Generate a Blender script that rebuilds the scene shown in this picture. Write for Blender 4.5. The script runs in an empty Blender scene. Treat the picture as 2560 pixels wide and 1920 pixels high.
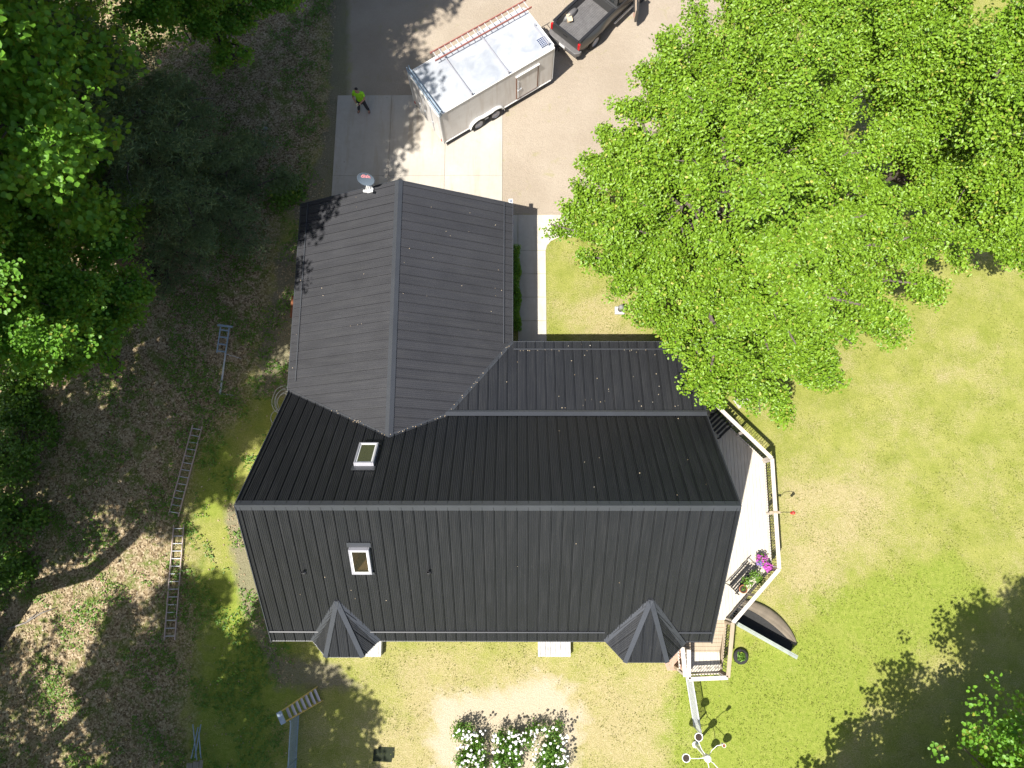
import bpy, bmesh, math, random
import numpy as np
from mathutils import Vector, Matrix, Euler
R = math.radians
SC = bpy.context.scene
COL = SC.collection
random.seed(7)

# ------------------------------------------------------------------ camera, sky, sun, exposure
CH, CP, CRL, CF = 29.757, 0.2183, 0.0067, 1775.4          # height, pitch, roll, focal (px of a 2560 frame)
_c, _s, _c2, _s2 = math.cos(CP), math.sin(CP), math.cos(CRL), math.sin(CRL)
FW = Vector((0, _s, -_c)); UP = Vector((0, _c, _s)); RT = Vector((1, 0, 0))
FW2 = _c2 * FW - _s2 * RT; RT2 = _c2 * RT + _s2 * FW
cam = bpy.data.cameras.new('Camera'); cam.sensor_width = 36; cam.lens = 36 * CF / 2560
cam.clip_start = 0.5; cam.clip_end = 2000
co = bpy.data.objects.new('Camera', cam); COL.objects.link(co)
_m = Matrix((RT2, UP, -FW2)).transposed().to_4x4(); _m.translation = (0, 0, CH); co.matrix_world = _m
SC.camera = co
SUNV = Vector((.41, .41, -1)).normalized()                 # direction the light travels
EL = math.asin(-SUNV.z)
w = bpy.data.worlds.new('World'); SC.world = w; w.use_nodes = True
nt = w.node_tree; sky = nt.nodes.new('ShaderNodeTexSky'); sky.sky_type = 'NISHITA'; sky.sun_disc = False; sky.air_density = .7; sky.dust_density = 1.6; sky.ozone_density = .6
sky.sun_elevation = EL; sky.sun_rotation = math.atan2(-SUNV.x, -SUNV.y)
bg = nt.nodes['Background']; bg.inputs[1].default_value = 0.088
nt.links.new(sky.outputs[0], bg.inputs[0])
sl = bpy.data.lights.new('Sun', 'SUN'); sl.energy = 4.6; sl.angle = R(0.53); sl.color = (1, .955, .88)
so = bpy.data.objects.new('Sun', sl); COL.objects.link(so)
so.rotation_euler = SUNV.to_track_quat('-Z', 'Y').to_euler(); so.location = (-30, -30, 70)
SC.view_settings.view_transform = 'Standard'; SC.view_settings.look = 'None'
SC.view_settings.exposure = 0.98; SC.view_settings.gamma = 1
SC.cycles.max_bounces = 6; SC.cycles.transparent_max_bounces = 6

def P(x, y, z=0.0):
    """point at height z seen at pixel (x, y) of the photograph"""
    d = FW2 + RT2 * ((x - 1280) / CF) - UP * ((y - 960) / CF)
    return Vector((0, 0, CH)) + d * ((z - CH) / d.z)

# ------------------------------------------------------------------ materials
class NT:
    def __init__(s, name):
        s.m = bpy.data.materials.new(name); s.m.use_nodes = True
        s.t = s.m.node_tree; s.b = s.t.nodes['Principled BSDF']; s.tc = s.t.nodes.new('ShaderNodeTexCoord')
    def n(s, typ, **kw):
        x = s.t.nodes.new('ShaderNode' + typ)
        for k, v in kw.items(): setattr(x, k, v)
        return x
    def put(s, v, sock):
        if hasattr(v, 'links') or hasattr(v, 'is_output'): s.t.links.new(v, sock)
        else: sock.default_value = (*v, 1) if isinstance(v, (tuple, list)) and len(v) == 3 and sock.type == 'RGBA' else v
    def noise(s, scale, detail=4, rough=.6, coord='Object', dist=0):
        x = s.n('TexNoise'); s.t.links.new(s.tc.outputs[coord], x.inputs['Vector'])
        x.inputs['Scale'].default_value = scale; x.inputs['Detail'].default_value = detail
        x.inputs['Roughness'].default_value = rough; x.inputs['Distortion'].default_value = dist
        return x.outputs[0]
    def voro(s, scale, out='Color'):
        x = s.n('TexVoronoi'); s.t.links.new(s.tc.outputs['Object'], x.inputs['Vector']); x.inputs['Scale'].default_value = scale
        return x.outputs[out]
    def attr(s, name):
        x = s.n('Attribute', attribute_name=name); return x.outputs['Fac']
    def math(s, op, a, b=0.0, clamp=False):
        x = s.n('Math', operation=op, use_clamp=clamp); s.put(a, x.inputs[0]); s.put(b, x.inputs[1]); return x.outputs[0]
    def mix(s, f, a, b, mode='MIX'):
        x = s.n('Mix', data_type='RGBA', blend_type=mode)
        s.put(f, x.inputs[0]); s.put(a, x.inputs[6]); s.put(b, x.inputs[7]); return x.outputs[2]
    def rng(s, f, a, b, c=0.0, d=1.0):
        x = s.n('MapRange'); s.put(f, x.inputs[0])
        for i, v in enumerate((a, b, c, d)): x.inputs[i + 1].default_value = v
        return x.outputs[0]
    def ramp(s, f, stops):
        x = s.n('ValToRGB'); s.put(f, x.inputs[0]); e = x.color_ramp.elements
        while len(e) < len(stops): e.new(.5)
        for q, (p, c) in zip(e, stops): q.position = p; q.color = (*c, 1)
        return x.outputs[0]
    def bump(s, h, strength=.3, dist=.02):
        x = s.n('Bump'); x.inputs['Strength'].default_value = strength; x.inputs['Distance'].default_value = dist
        s.put(h, x.inputs['Height']); s.t.links.new(x.outputs[0], s.b.inputs['Normal'])
    def fin(s, col, rough=.8, metal=0, spec=.5):
        s.put(col, s.b.inputs['Base Color']); s.put(rough, s.b.inputs['Roughness'])
        s.b.inputs['Metallic'].default_value = metal; s.b.inputs['Specular IOR Level'].default_value = spec
        return s.m

def plain(name, c, rough=.6, metal=0, var=.25, scale=6, spec=.5, c2=None, bump=0):
    k = NT(name); f = k.noise(scale, 5, .65)
    d = c2 or tuple(v * (1 - var) for v in c)
    col = k.mix(k.rng(f, .3, .7), d, c)
    if bump: k.bump(k.noise(scale * 6, 3), bump, .01)
    return k.fin(col, rough, metal, spec)

def roof_mat(name, c=(.030, .032, .037), ax=0, off=1.0):
    k = NT(name)
    f = k.noise(.7, 5, .6); g = k.noise(14, 4, .7)
    sp = k.n('SeparateXYZ'); k.t.links.new(k.tc.outputs['Object'], sp.inputs[0])
    idx = k.math('FLOOR', k.math('DIVIDE', k.math('SUBTRACT', sp.outputs[ax], off), .365)); wn = k.n('TexWhiteNoise', noise_dimensions='1D'); k.t.links.new(idx, wn.inputs['W'])
    mp = k.n('Mapping'); k.t.links.new(k.tc.outputs['Object'], mp.inputs[0]); mp.inputs['Scale'].default_value = (5, .35, .35) if ax == 0 else (.35, 5, .35)
    st = k.n('TexNoise'); k.t.links.new(mp.outputs[0], st.inputs['Vector']); st.inputs['Scale'].default_value = 2; st.inputs['Detail'].default_value = 5
    col = k.mix(k.rng(wn.outputs[0], 0, 1), tuple(v * .95 for v in c), tuple(v * 1.08 for v in c))
    col = k.mix(k.rng(f, .35, .75, 0, .5), col, tuple(v * 1.45 for v in c))
    col = k.mix(k.rng(st.outputs[0], .5, .75, 0, .13), col, (.06, .06, .058))
    col = k.mix(k.rng(g, .6, .8, 0, .25), col, (.09, .088, .085))          # dust and scuffs
    k.bump(k.noise(1.8, 3, .5), .25, .02)
    return k.fin(col, k.rng(st.outputs[0], .3, .7, .42, .56), 0, .55)

M = {}
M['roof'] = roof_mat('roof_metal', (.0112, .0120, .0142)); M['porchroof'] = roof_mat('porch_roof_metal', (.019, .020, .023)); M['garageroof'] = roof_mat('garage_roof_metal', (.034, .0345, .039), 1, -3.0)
M['trim'] = plain('roof_trim_metal', (.048, .052, .06), .38, 0, .2, 1.2, .6)
M['seam'] = plain('seam_metal', (.012, .012, .014), .5, 0, .2, 3)
M['siding'] = plain('siding', (.36, .33, .28), .7, 0, .15, 2)
M['alu'] = plain('aluminium', (.58, .6, .63), .45, .15, .2, 9)
M['alu_blue'] = plain('blue_grey_steel', (.32, .41, .50), .5, .1, .3, 7)
M['lightgrey'] = plain('pale_grey_metal', (.42, .42, .46), .35, .2, .12, 4)
M['white'] = plain('white_paint', (.78, .78, .76), .45, 0, .1, 3)
M['whitewood'] = plain('weathered_white_boards', (.60, .59, .57), .7, 0, .4, 5)
M['black'] = plain('black_steel', (.018, .018, .02), .5, 0, .3, 8)
M['rubber'] = plain('black_rubber', (.026, .026, .026), .85, 0, .4, 12)
M['red_fibre'] = plain('red_fibreglass', (.38, .13, .10), .5, 0, .3, 8)
M['pinkrail'] = plain('faded_pink_fibreglass', (.52, .41, .38), .5, 0, .25, 8)
M['yellow_fibre'] = plain('yellow_fibreglass', (.62, .46, .14), .5, 0, .25, 8)
M['terracotta'] = plain('terracotta', (.42, .17, .08), .8, 0, .3, 10)
M['rust'] = plain('rusty_wood', (.26, .09, .035), .8, 0, .45, 6)
M['bark'] = plain('bark', (.16, .13, .11), .9, 0, .5, 7, .2, None, .6)
M['barkpale'] = plain('pale_bark', (.30, .27, .24), .9, 0, .4, 7, .2, None, .6)
M['stone'] = plain('fieldstone', (.27, .27, .25), .9, 0, .35, 6, .3, None, .5)
M['skin'] = plain('skin', (.42, .23, .16), .55, 0, .08, 8)
M['hair'] = plain('dark_hair', (.012, .009, .007), .6, 0, .3, 20)
M['lime'] = plain('lime_cloth', (.34, .78, .02), .8, 0, .15, 12)
M['jeans'] = plain('dark_trousers', (.035, .038, .042), .9, 0, .3, 14)
M['cardboard'] = plain('cardboard', (.58, .47, .33), .85, 0, .15, 8)
M['truckpaint'] = plain('dark_grey_paint', (.06, .06, .06), .28, .25, .12, 1.5, .6)
M['bedliner'] = plain('bed_liner', (.15, .145, .145), .5, 0, .35, 4)
M['glass'] = plain('dark_glass', (.02, .024, .026), .06, 0, .2, 2, .8)
M['redlight'] = plain('red_lens', (.5, .012, .015), .2, 0, .2, 6)
M['tan'] = plain('tan_vinyl', (.55, .44, .34), .6, 0, .12, 5)
M['chrome'] = plain('chrome', (.6, .6, .62), .16, .9, .1, 5)
M['greenboard'] = plain('grey_green_board', (.34, .38, .33), .75, 0, .3, 4)
M['hull'] = plain('brown_hull', (.20, .165, .12), .5, 0, .3, 3)
M['mulch'] = plain('dark_soil', (.05, .035, .025), .95, 0, .5, 18)
M['panel'] = None
M['blossom'] = plain('white_petals', (.86, .86, .82), .7, 0, .08, 30)
M['petal'] = plain('magenta_petals', (.48, .08, .42), .7, 0, .4, 9)
M['violet'] = plain('violet_petals', (.22, .16, .45), .7, 0, .4, 9)
M['redplastic'] = plain('red_plastic', (.7, .05, .04), .35, 0, .15, 5)
M['mat'] = plain('painted_shadow_green', (.022, .03, .012), .95, 0, .5, 12)  # shadow tone put into the colour of the lawn patch
M['dishgrey'] = plain('dish_grey', (.085, .11, .14), .65, 0, .1, 3, .2)
M['pinkred'] = plain('pink_red_print', (.75, .28, .30), .5, 0, .05, 3)
M['hose'] = plain('pale_hose', (.55, .55, .5), .5, 0, .2, 9)

def solar_mat():
    k = NT('solar_cells'); b = k.n('TexBrick'); k.t.links.new(k.tc.outputs['Object'], b.inputs['Vector'])
    b.inputs['Scale'].default_value = 1; b.offset = 0
    for nm, v in (('Brick Width', .085), ('Row Height', .085), ('Mortar Size', .007)): b.inputs[nm].default_value = v
    b.inputs['Color1'].default_value = (.03, .045, .10, 1); b.inputs['Color2'].default_value = (.04, .055, .12, 1)
    b.inputs['Mortar'].default_value = (.55, .58, .62, 1)
    return k.fin(b.outputs[0], .2, 0, .6)
M['panel'] = solar_mat()

def deck_mat(name, a, b):
    k = NT(name); f = k.noise(1.6, 5, .6); x = k.n('TexNoise'); mp = k.n('Mapping')
    k.t.links.new(k.tc.outputs['Object'], mp.inputs[0]); mp.inputs['Scale'].default_value = (14, .8, 14)
    k.t.links.new(mp.outputs[0], x.inputs['Vector']); x.inputs['Scale'].default_value = 2.5; x.inputs['Detail'].default_value = 5
    col = k.mix(k.rng(x.outputs[0], .3, .7), a, b)
    col = k.mix(k.rng(f, .35, .75, 0, .5), col, tuple(v * .8 for v in a))
    return k.fin(col, .7, 0, .3)
M['deck'] = deck_mat('deck_boards', (.50, .45, .37), (.62, .57, .49))
M['deckold'] = deck_mat('old_deck_boards', (.34, .27, .19), (.44, .36, .26))
M['railwood'] = deck_mat('rail_wood', (.52, .46, .40), (.64, .58, .52))
M['interior'] = deck_mat('pine_lining', (.46, .31, .18), (.55, .38, .22))
M['plank'] = deck_mat('grey_plank', (.22, .19, .15), (.30, .26, .21))

def paver_mat():
    k = NT('brick_pavers'); b = k.n('TexBrick'); k.t.links.new(k.tc.outputs['Object'], b.inputs['Vector'])
    b.inputs['Scale'].default_value = 1
    for nm, v in (('Brick Width', .2), ('Row Height', .1), ('Mortar Size', .008)): b.inputs[nm].default_value = v
    b.inputs['Color1'].default_value = (.42, .24, .17, 1); b.inputs['Color2'].default_value = (.5, .3, .22, 1); b.inputs['Mortar'].default_value = (.3, .25, .2, 1)
    return k.fin(b.outputs[0], .85)
M['paver'] = paver_mat()

def concrete_mat(name, tone=1.0):
    k = NT(name)
    f = k.noise(.5, 6, .65); g = k.noise(5, 5, .7); h = k.noise(60, 2, .6); st = k.noise(.9, 4, .6, dist=1.5)
    col = k.mix(k.rng(f, .3, .7), (.43 * tone, .39 * tone, .335 * tone), (.50 * tone, .465 * tone, .41 * tone))
    col = k.mix(k.rng(g, .4, .8, 0, .35), col, (.36, .32, .27))
    col = k.mix(k.rng(st, .62, .75, 0, .35), col, (.33, .27, .20))
    col = k.mix(k.rng(h, .3, .7, 0, .14), col, (.25, .23, .2))
    mp = k.n('Mapping'); k.t.links.new(k.tc.outputs['Object'], mp.inputs[0]); mp.inputs['Scale'].default_value = (1.3, .16, 1); mp.inputs['Rotation'].default_value = (0, 0, .12)
    ty = k.n('TexNoise'); k.t.links.new(mp.outputs[0], ty.inputs['Vector']); ty.inputs['Scale'].default_value = 1.6; ty.inputs['Detail'].default_value = 6; ty.inputs['Roughness'].default_value = .7
    col = k.mix(k.rng(ty.outputs[0], .5, .72, 0, .6), col, (.34, .27, .19))
    sp = k.noise(3.2, 2, .5); col = k.mix(k.rng(sp, .74, .8, 0, .5), col, (.14, .12, .1))
    k.bump(h, .15, .004)
    return k.fin(col, .9, 0, .25)
M['concrete'] = concrete_mat('concrete'); M['walk'] = concrete_mat('walk_concrete', 1.12)

def leaf_mat(name, dark, light, young, trans=.3, rough=.45, spec=.4):
    k = NT(name); t = k.attr('tint')
    col = k.ramp(t, [(0, dark), (.55, light), (.97, light), (1, young)])
    n = k.noise(.55, 3, .6); col = k.mix(k.rng(n, .35, .7, 0, .45), col, tuple(.5 * (a + b) for a, b in zip(dark, light)))
    k.fin(col, rough, 0, spec)
    tr = k.n('BsdfTranslucent'); k.t.links.new(k.mix(.5, col, young), tr.inputs[0])
    ms = k.n('MixShader'); ms.inputs[0].default_value = trans
    k.t.links.new(k.b.outputs[0], ms.inputs[1]); k.t.links.new(tr.outputs[0], ms.inputs[2])
    k.t.links.new(ms.outputs[0], k.t.nodes['Material Output'].inputs[0]); return k.m
M['maple'] = leaf_mat('maple_leaves', (.06, .15, .008), (.205, .345, .024), (.38, .38, .07), .2, .42, .4)
M['forest'] = leaf_mat('forest_leaves', (.075, .22, .02), (.18, .40, .04), (.36, .38, .06), .45)
M['needle'] = leaf_mat('conifer_needles', (.09, .16, .06), (.20, .28, .12), (.32, .34, .17), .25, .6, .3)
M['weed'] = leaf_mat('weed_leaves', (.05, .13, .012), (.13, .26, .025), (.3, .36, .05), .25)
M['turf'] = leaf_mat('turf_blades', (.12, .15, .018), (.22, .25, .045), (.38, .35, .14), .25)
M['peony'] = leaf_mat('garden_leaves', (.04, .12, .015), (.13, .28, .03), (.36, .40, .06), .25)
M['litterleaf'] = leaf_mat('dead_leaves', (.17, .12, .06), (.44, .345, .215), (.62, .53, .39), .1, .8, .2)
M['debris'] = leaf_mat('roof_leaf_bits', (.30, .2, .1), (.5, .42, .3), (.65, .6, .5), .1, .8, .2)

# ------------------------------------------------------------------ mesh helpers
def pmat(o):
    return Matrix.LocRotScale(o.location, o.rotation_euler, o.scale) if o is not None else Matrix.Identity(4)
def wmat(o):
    m = Matrix.Identity(4)
    while o is not None: m = pmat(o) @ m; o = o.parent
    return m

class MB:
    def __init__(s): s.v = []; s.f = []
    def add(s, vs, fs):
        b = len(s.v); s.v += [tuple(v) for v in vs]; s.f += [tuple(i + b for i in f) for f in fs]; return s
    def box(s, c, d, rot=None):
        x, y, z = (q / 2 for q in d); vs = [Vector((a, b, e)) for e in (-z, z) for b in (-y, y) for a in (-x, x)]
        if rot is not None: vs = [rot @ v for v in vs]
        c = Vector(c)
        return s.add([v + c for v in vs], [(0, 2, 3, 1), (4, 5, 7, 6), (0, 1, 5, 4), (2, 6, 7, 3), (0, 4, 6, 2), (1, 3, 7, 5)])
    def bar(s, p, q, wd, ht, up=(0, 0, 1)):
        p, q = Vector(p), Vector(q); d = (q - p).normalized(); u = Vector(up)
        if abs(d.dot(u)) > .98: u = Vector((1, 0, 0))
        r = d.cross(u).normalized(); u = r.cross(d)
        rot = Matrix((d, r, u)).transposed()
        return s.box((p + q) / 2, ((q - p).length, wd, ht), rot)
    def tube(s, pts, r, n=8, cap=True):
        pts = [Vector(p) for p in pts]; rs = r if isinstance(r, (list, tuple)) else [r] * len(pts); b = len(s.v)
        prev = None
        for i, p in enumerate(pts):
            d = (pts[min(i + 1, len(pts) - 1)] - pts[max(i - 1, 0)]).normalized()
            u = prev if prev is not None else (Vector((0, 0, 1)) if abs(d.z) < .9 else Vector((1, 0, 0)))
            x = d.cross(u).normalized(); u = x.cross(d).normalized(); prev = u
            for k in range(n):
                a = 2 * math.pi * k / n; s.v.append(tuple(p + (x * math.cos(a) + u * math.sin(a)) * rs[i]))
        for i in range(len(pts) - 1):
            for k in range(n):
                a = b + i * n + k; c = b + i * n + (k + 1) % n; s.f.append((a, c, c + n, a + n))
        if cap:
            s.f.append(tuple(b + k for k in range(n))[::-1]); e = b + (len(pts) - 1) * n; s.f.append(tuple(e + k for k in range(n)))
        return s
    def lathe(s, prof, c=(0, 0, 0), n=20, rot=None):
        b = len(s.v); c = Vector(c)
        for r, z in prof:
            for k in range(n):
                a = 2 * math.pi * k / n; v = Vector((r * math.cos(a), r * math.sin(a), z))
                if rot is not None: v = rot @ v
                s.v.append(tuple(v + c))
        for i in range(len(prof) - 1):
            for k in range(n):
                a = b + i * n + k; d = b + i * n + (k + 1) % n; s.f.append((a, d, d + n, a + n))
        if prof[0][0] > 1e-4: s.f.append(tuple(b + k for k in range(n))[::-1])
        if prof[-1][0] > 1e-4: s.f.append(tuple(b + (len(prof) - 1) * n + k for k in range(n)))
        return s
    def prism(s, poly, z0, z1, top=True):
        n = len(poly); vs = [(x, y, z0) for x, y in poly] + [(x, y, z1) for x, y in poly]
        fs = [(i, (i + 1) % n, (i + 1) % n + n, i + n) for i in range(n)]
        if top: fs += [tuple(range(n, 2 * n)), tuple(range(n))[::-1]]
        return s.add(vs, fs)
    def grid(s, rows):
        n = len(rows[0]); b = len(s.v)
        for r in rows: s.v += [tuple(p) for p in r]
        for i in range(len(rows) - 1):
            for j in range(n - 1): a = b + i * n + j; s.f.append((a, a + 1, a + n + 1, a + n))
        return s
    def build(s, name, mat, parent=None, world=False, smooth=False, bevel=0, solid=0):
        vs = s.v
        if parent is not None and world:
            im = wmat(parent).inverted(); vs = [im @ Vector(v) for v in vs]
        me = bpy.data.meshes.new(name); me.from_pydata([tuple(v) for v in vs], [], s.f); me.update()
        return link(name, me, mat, parent, smooth, bevel, solid)

def link(name, me, mat, parent=None, smooth=False, bevel=0, solid=0):
    o = bpy.data.objects.new(name, me); COL.objects.link(o); o.parent = parent
    if mat is not None: me.materials.append(M[mat] if isinstance(mat, str) else mat)
    if smooth: me.polygons.foreach_set('use_smooth', [True] * len(me.polygons))
    if solid:
        q = o.modifiers.new('Solidify', 'SOLIDIFY'); q.thickness = solid; q.offset = 0
    if bevel:
        q = o.modifiers.new('Bevel', 'BEVEL'); q.width = bevel; q.segments = 2; q.limit_method = 'ANGLE'
    return o

def thing(name, label, cat, loc=(0, 0, 0), rz=0, group=None):
    o = bpy.data.objects.new(name, None); COL.objects.link(o); o.empty_display_size = .2
    o.location = loc; o.rotation_euler = (0, 0, rz); return tag(o, label, cat, group)
def tag(o, label, cat, group=None):
    o['label'] = label; o['category'] = cat
    if group: o['group'] = group
    return o
def structure(o, kind='structure'):
    o['kind'] = kind; return o

# leaves: N small folded leaf faces in one mesh -------------------------------------------------
def leaf_mesh(name, pos, nrm, size, rng, aspect=.75, fold=.18, lobed=False):
    n = len(pos); nrm = nrm / np.linalg.norm(nrm, axis=1)[:, None]
    a = rng.normal(size=(n, 3)); t = np.cross(nrm, a); t /= np.linalg.norm(t, axis=1)[:, None] + 1e-9; b = np.cross(nrm, t)
    L = size * rng.uniform(.7, 1.25, n)[:, None]; W = L * aspect * .5
    if lobed:
        base = pos - t * L * .45; tip = pos + t * L * .55
        l1 = pos - t * L * .22 + b * W + nrm * L * fold; r1 = pos - t * L * .22 - b * W + nrm * L * fold
        l2 = pos + t * L * .2 + b * W * .95 + nrm * L * fold * .8; r2 = pos + t * L * .2 - b * W * .95 + nrm * L * fold * .8
        V = np.stack([base, l1, l2, tip, r2, r1], 1).reshape(-1, 3); k = 6
        F = np.array([[0, 3, 2, 1], [0, 5, 4, 3]])
    else:
        base = pos - t * L * .5; tip = pos + t * L * .5
        l = pos + b * W + nrm * L * fold; r = pos - b * W + nrm * L * fold
        V = np.stack([base, l, tip, r], 1).reshape(-1, 3); k = 4
        F = np.array([[0, 2, 1, 0][:3], [0, 3, 2, 0][:3]])
    nf, fl = F.shape
    loops = (np.arange(n)[:, None, None] * k + F[None]).reshape(-1)
    me = bpy.data.meshes.new(name); me.vertices.add(len(V)); me.loops.add(len(loops)); me.polygons.add(n * nf)
    me.vertices.foreach_set('co', V.astype(np.float32).ravel()); me.loops.foreach_set('vertex_index', loops.astype(np.int32))
    me.polygons.foreach_set('loop_start', (np.arange(n * nf) * fl).astype(np.int32))
    me.polygons.foreach_set('loop_total', np.full(n * nf, fl, np.int32)); me.update(calc_edges=True)
    at = me.attributes.new('tint', 'FLOAT', 'POINT'); tv = np.clip(rng.beta(2.2, 2.2, n), 0, .9)
    tv = np.where(rng.random(n) < .035, 1.0, tv)
    at.data.foreach_set('value', np.repeat(tv, k).astype(np.float32)); return me

def sprays(paths, radii, per, rng, nl=16, sr=.34, t0=.3, flat=.5, droop=.25, tilt=.3, ltilt=.45, clump=0, cs_=.43):
    """leaf positions and normals: leaf sprays round bough paths"""
    ps, ns = [], []
    for path, rad, cnt in zip(paths, radii, per):
        path = np.array([tuple(p) for p in path]); m = len(path) - 1
        t = t0 + (1 - t0) * rng.random(cnt) ** .75; i = np.minimum((t * m).astype(int), m - 1); fr = (t * m - i)[:, None]
        c = path[i] * (1 - fr) + path[i + 1] * fr
        if clump:                                             # gather the sprays into separate tufts
            kk = max(3, int(cnt / clump)); tc_ = t0 + (1 - t0) * rng.random(kk) ** .75; pick = rng.integers(0, kk, cnt); t = np.clip(tc_[pick] + rng.normal(0, .03, cnt), 0, .999)
            i = np.minimum((t * m).astype(int), m - 1); fr = (t * m - i)[:, None]; c = path[i] * (1 - fr) + path[i + 1] * fr
        d = rng.normal(size=(cnt, 3)); d /= np.linalg.norm(d, axis=1)[:, None]; rr = rng.random(cnt)[:, None] ** .45
        if clump: dk_ = rng.normal(size=(kk, 3)); dk_ /= np.linalg.norm(dk_, axis=1)[:, None]; d = dk_[pick] * (rng.random(kk)[:, None] ** .4)[pick] + d * cs_
        off = d * rr * (rad * (1.08 - .45 * t))[:, None]; off[:, 2] *= flat
        c = c + off; c[:, 2] -= droop * (off[:, 0] ** 2 + off[:, 1] ** 2) / max(rad, .1)
        sn = np.stack([rng.normal(0, tilt, cnt), rng.normal(0, tilt, cnt), np.ones(cnt)], 1); sn[:, :2] += .35 * off[:, :2] / max(rad, .1)
        sn /= np.linalg.norm(sn, axis=1)[:, None]
        C = np.repeat(c, nl, 0); S = np.repeat(sn, nl, 0); k = len(C)
        a = rng.normal(size=(k, 3)); u = np.cross(S, a); u /= np.linalg.norm(u, axis=1)[:, None]; 
        q = C + u * (sr * np.sqrt(rng.random(k)))[:, None] + S * rng.normal(0, .07, k)[:, None]
        ps.append(q); ns.append(S + rng.normal(0, ltilt, (k, 3)))
    return np.concatenate(ps), np.concatenate(ns)

def curve(p, q, sag=.0, n=6, wob=.12, rng=None):
    p, q = Vector(p), Vector(q); L = (q - p).length; out = []
    for i in range(n + 1):
        t = i / n; v = p.lerp(q, t); v.z += sag * L * 4 * t * (1 - t) * .25
        if rng is not None and 0 < i < n: v += Vector(rng.normal(0, wob * L / 12, 3))
        out.append(v)
    return out

def make_tree(name, label, cat, base, trunk_h, boughs, leaves, size, mat, seed, tr=.28, bark='bark', group=None, lobed=True, **kw):
    """boughs: (start height on trunk, end (x, y, z) world, foliage radius)"""
    rng = np.random.default_rng(seed); base = Vector(base)
    t = thing(name, label, cat, base, 0, group)
    wood = MB(); top = Vector((0, 0, trunk_h))
    tp = curve((0, 0, -.1), top, 0, 7, .25, rng); wood.tube(tp, [tr * (1.25 if i == 0 else 1 - .78 * i / 7) for i in range(8)], 10)
    paths, rad = [], []
    for h, e, r in boughs:
        e = Vector(e) - base; k = min(h / trunk_h, 1) * 7; i = min(int(k), 6); s = tp[i].lerp(tp[i + 1], k - i)
        pth = curve(s, e, .35, 6, .5, rng); L = (e - s).length; r0 = max(.035, min(.5 * tr * (1 - .5 * h / trunk_h), L * .022))
        wood.tube(pth, [r0 * (1 - .8 * j / 6) for j in range(7)], 6); paths.append(pth); rad.append(r)
        for q in range(3):                                    # side limbs
            j = 2 + q; d = Vector((rng.normal(), rng.normal(), rng.normal() * .3)).normalized() * r * .8
            d.z -= .25; wood.tube([pth[j], pth[j] + d * .5 - Vector((0, 0, .1)), pth[j] + d], [r0 * .35, r0 * .22, .006], 5)
    wood.build('trunk', bark, t, smooth=True)
    wts = np.array([r ** 1.6 * (0.6 + (Vector(p[-1]) - Vector(p[0])).length * .15) for p, r in zip(paths, rad)]); nl = kw.pop('nl', 16)
    per = np.maximum(2, (wts / wts.sum() * leaves / nl).astype(int))
    asp = kw.pop('aspect', .85); fold = kw.pop('fold', .16)
    pos, nr = sprays(paths, rad, per, rng, nl=nl, **kw)
    link('crown', leaf_mesh('crown', pos, nr, size, rng, asp, fold, lobed), mat, t); return t

def auto_boughs(base, h, hb, r, n, rng, prof='round', rise=.25, fr=.42):
    out = []
    for i in range(n):
        a = i * 2.399963 + rng.normal(0, .25); u = (i + .5) / n; z0 = hb * .85 + (h * .9 - hb * .85) * u
        if prof == 'cone': L = r * (1.03 - u) ** .85; ze = z0 - .12 * L
        else: L = r * (math.sin(math.pi * min(1, .2 + .78 * u)) ** .6) * rng.uniform(.8, 1.1); ze = z0 + rise * L
        out.append((z0 * .92, (base[0] + L * math.cos(a), base[1] + L * math.sin(a), min(ze, h)), max(.5, r * fr * (.65 + .35 * L / r) if prof == 'round' else L * .2 + .22)))
    out.append((h * .88, (base[0], base[1], h), r * .3 if prof == 'round' else .4)); return out

# ================================================================== GROUND
def poly_w(polys_px, X, Y, soft):
    """soft inside-weight of ground points for regions outlined on the ground"""
    best = np.full(X.shape, -1e9)
    for pp in polys_px:
        q = [P(x, y) for x, y in pp]; n = len(q); ins = np.zeros(X.shape, bool); dm = np.full(X.shape, 1e9)
        for i in range(n):
            ax, ay, bx, by = q[i].x, q[i].y, q[(i + 1) % n].x, q[(i + 1) % n].y
            dx, dy = bx - ax, by - ay; t = np.clip(((X - ax) * dx + (Y - ay) * dy) / (dx * dx + dy * dy + 1e-9), 0, 1)
            dm = np.minimum(dm, np.hypot(X - ax - t * dx, Y - ay - t * dy))
            c = ((ay > Y) != (by > Y)) & (X < (bx - ax) * (Y - ay) / (by - ay + 1e-12) + ax); ins ^= c
        best = np.maximum(best, np.where(ins, dm, -dm))
    return np.clip(.5 + best / soft, 0, 1)
LITTER = [[(-900, -900), (800, -900), (840, 0), (820, 120), (830, 330), (780, 430), (700, 560), (690, 760), (660, 900), (600, 1050), (500, 1110), (455, 1260), (470, 1400), (490, 1560), (470, 1750), (440, 2300), (-900, 2300)]]
GRAVEL = [[(868, -900), (872, 250), (840, 560), (1290, 540), (1420, 545), (1530, 470), (1640, 330), (1760, 160), (1850, -60), (1900, -900)]]
SAND = [[(1085, 1740), (1270, 1725), (1345, 1690), (1425, 1725), (1455, 1800), (1420, 1990), (1120, 1990), (1075, 1860)]]
DIRT = [[(815, -300), (885, -300), (876, 250), (848, 500), (760, 580), (720, 520), (800, 400), (825, 200)], [(700, 620), (800, 540), (800, 1000), (640, 990), (650, 860)], [(560, 1260), (640, 1260), (700, 1640), (830, 1650), (900, 1720), (690, 1720), (600, 1500)]]
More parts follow.
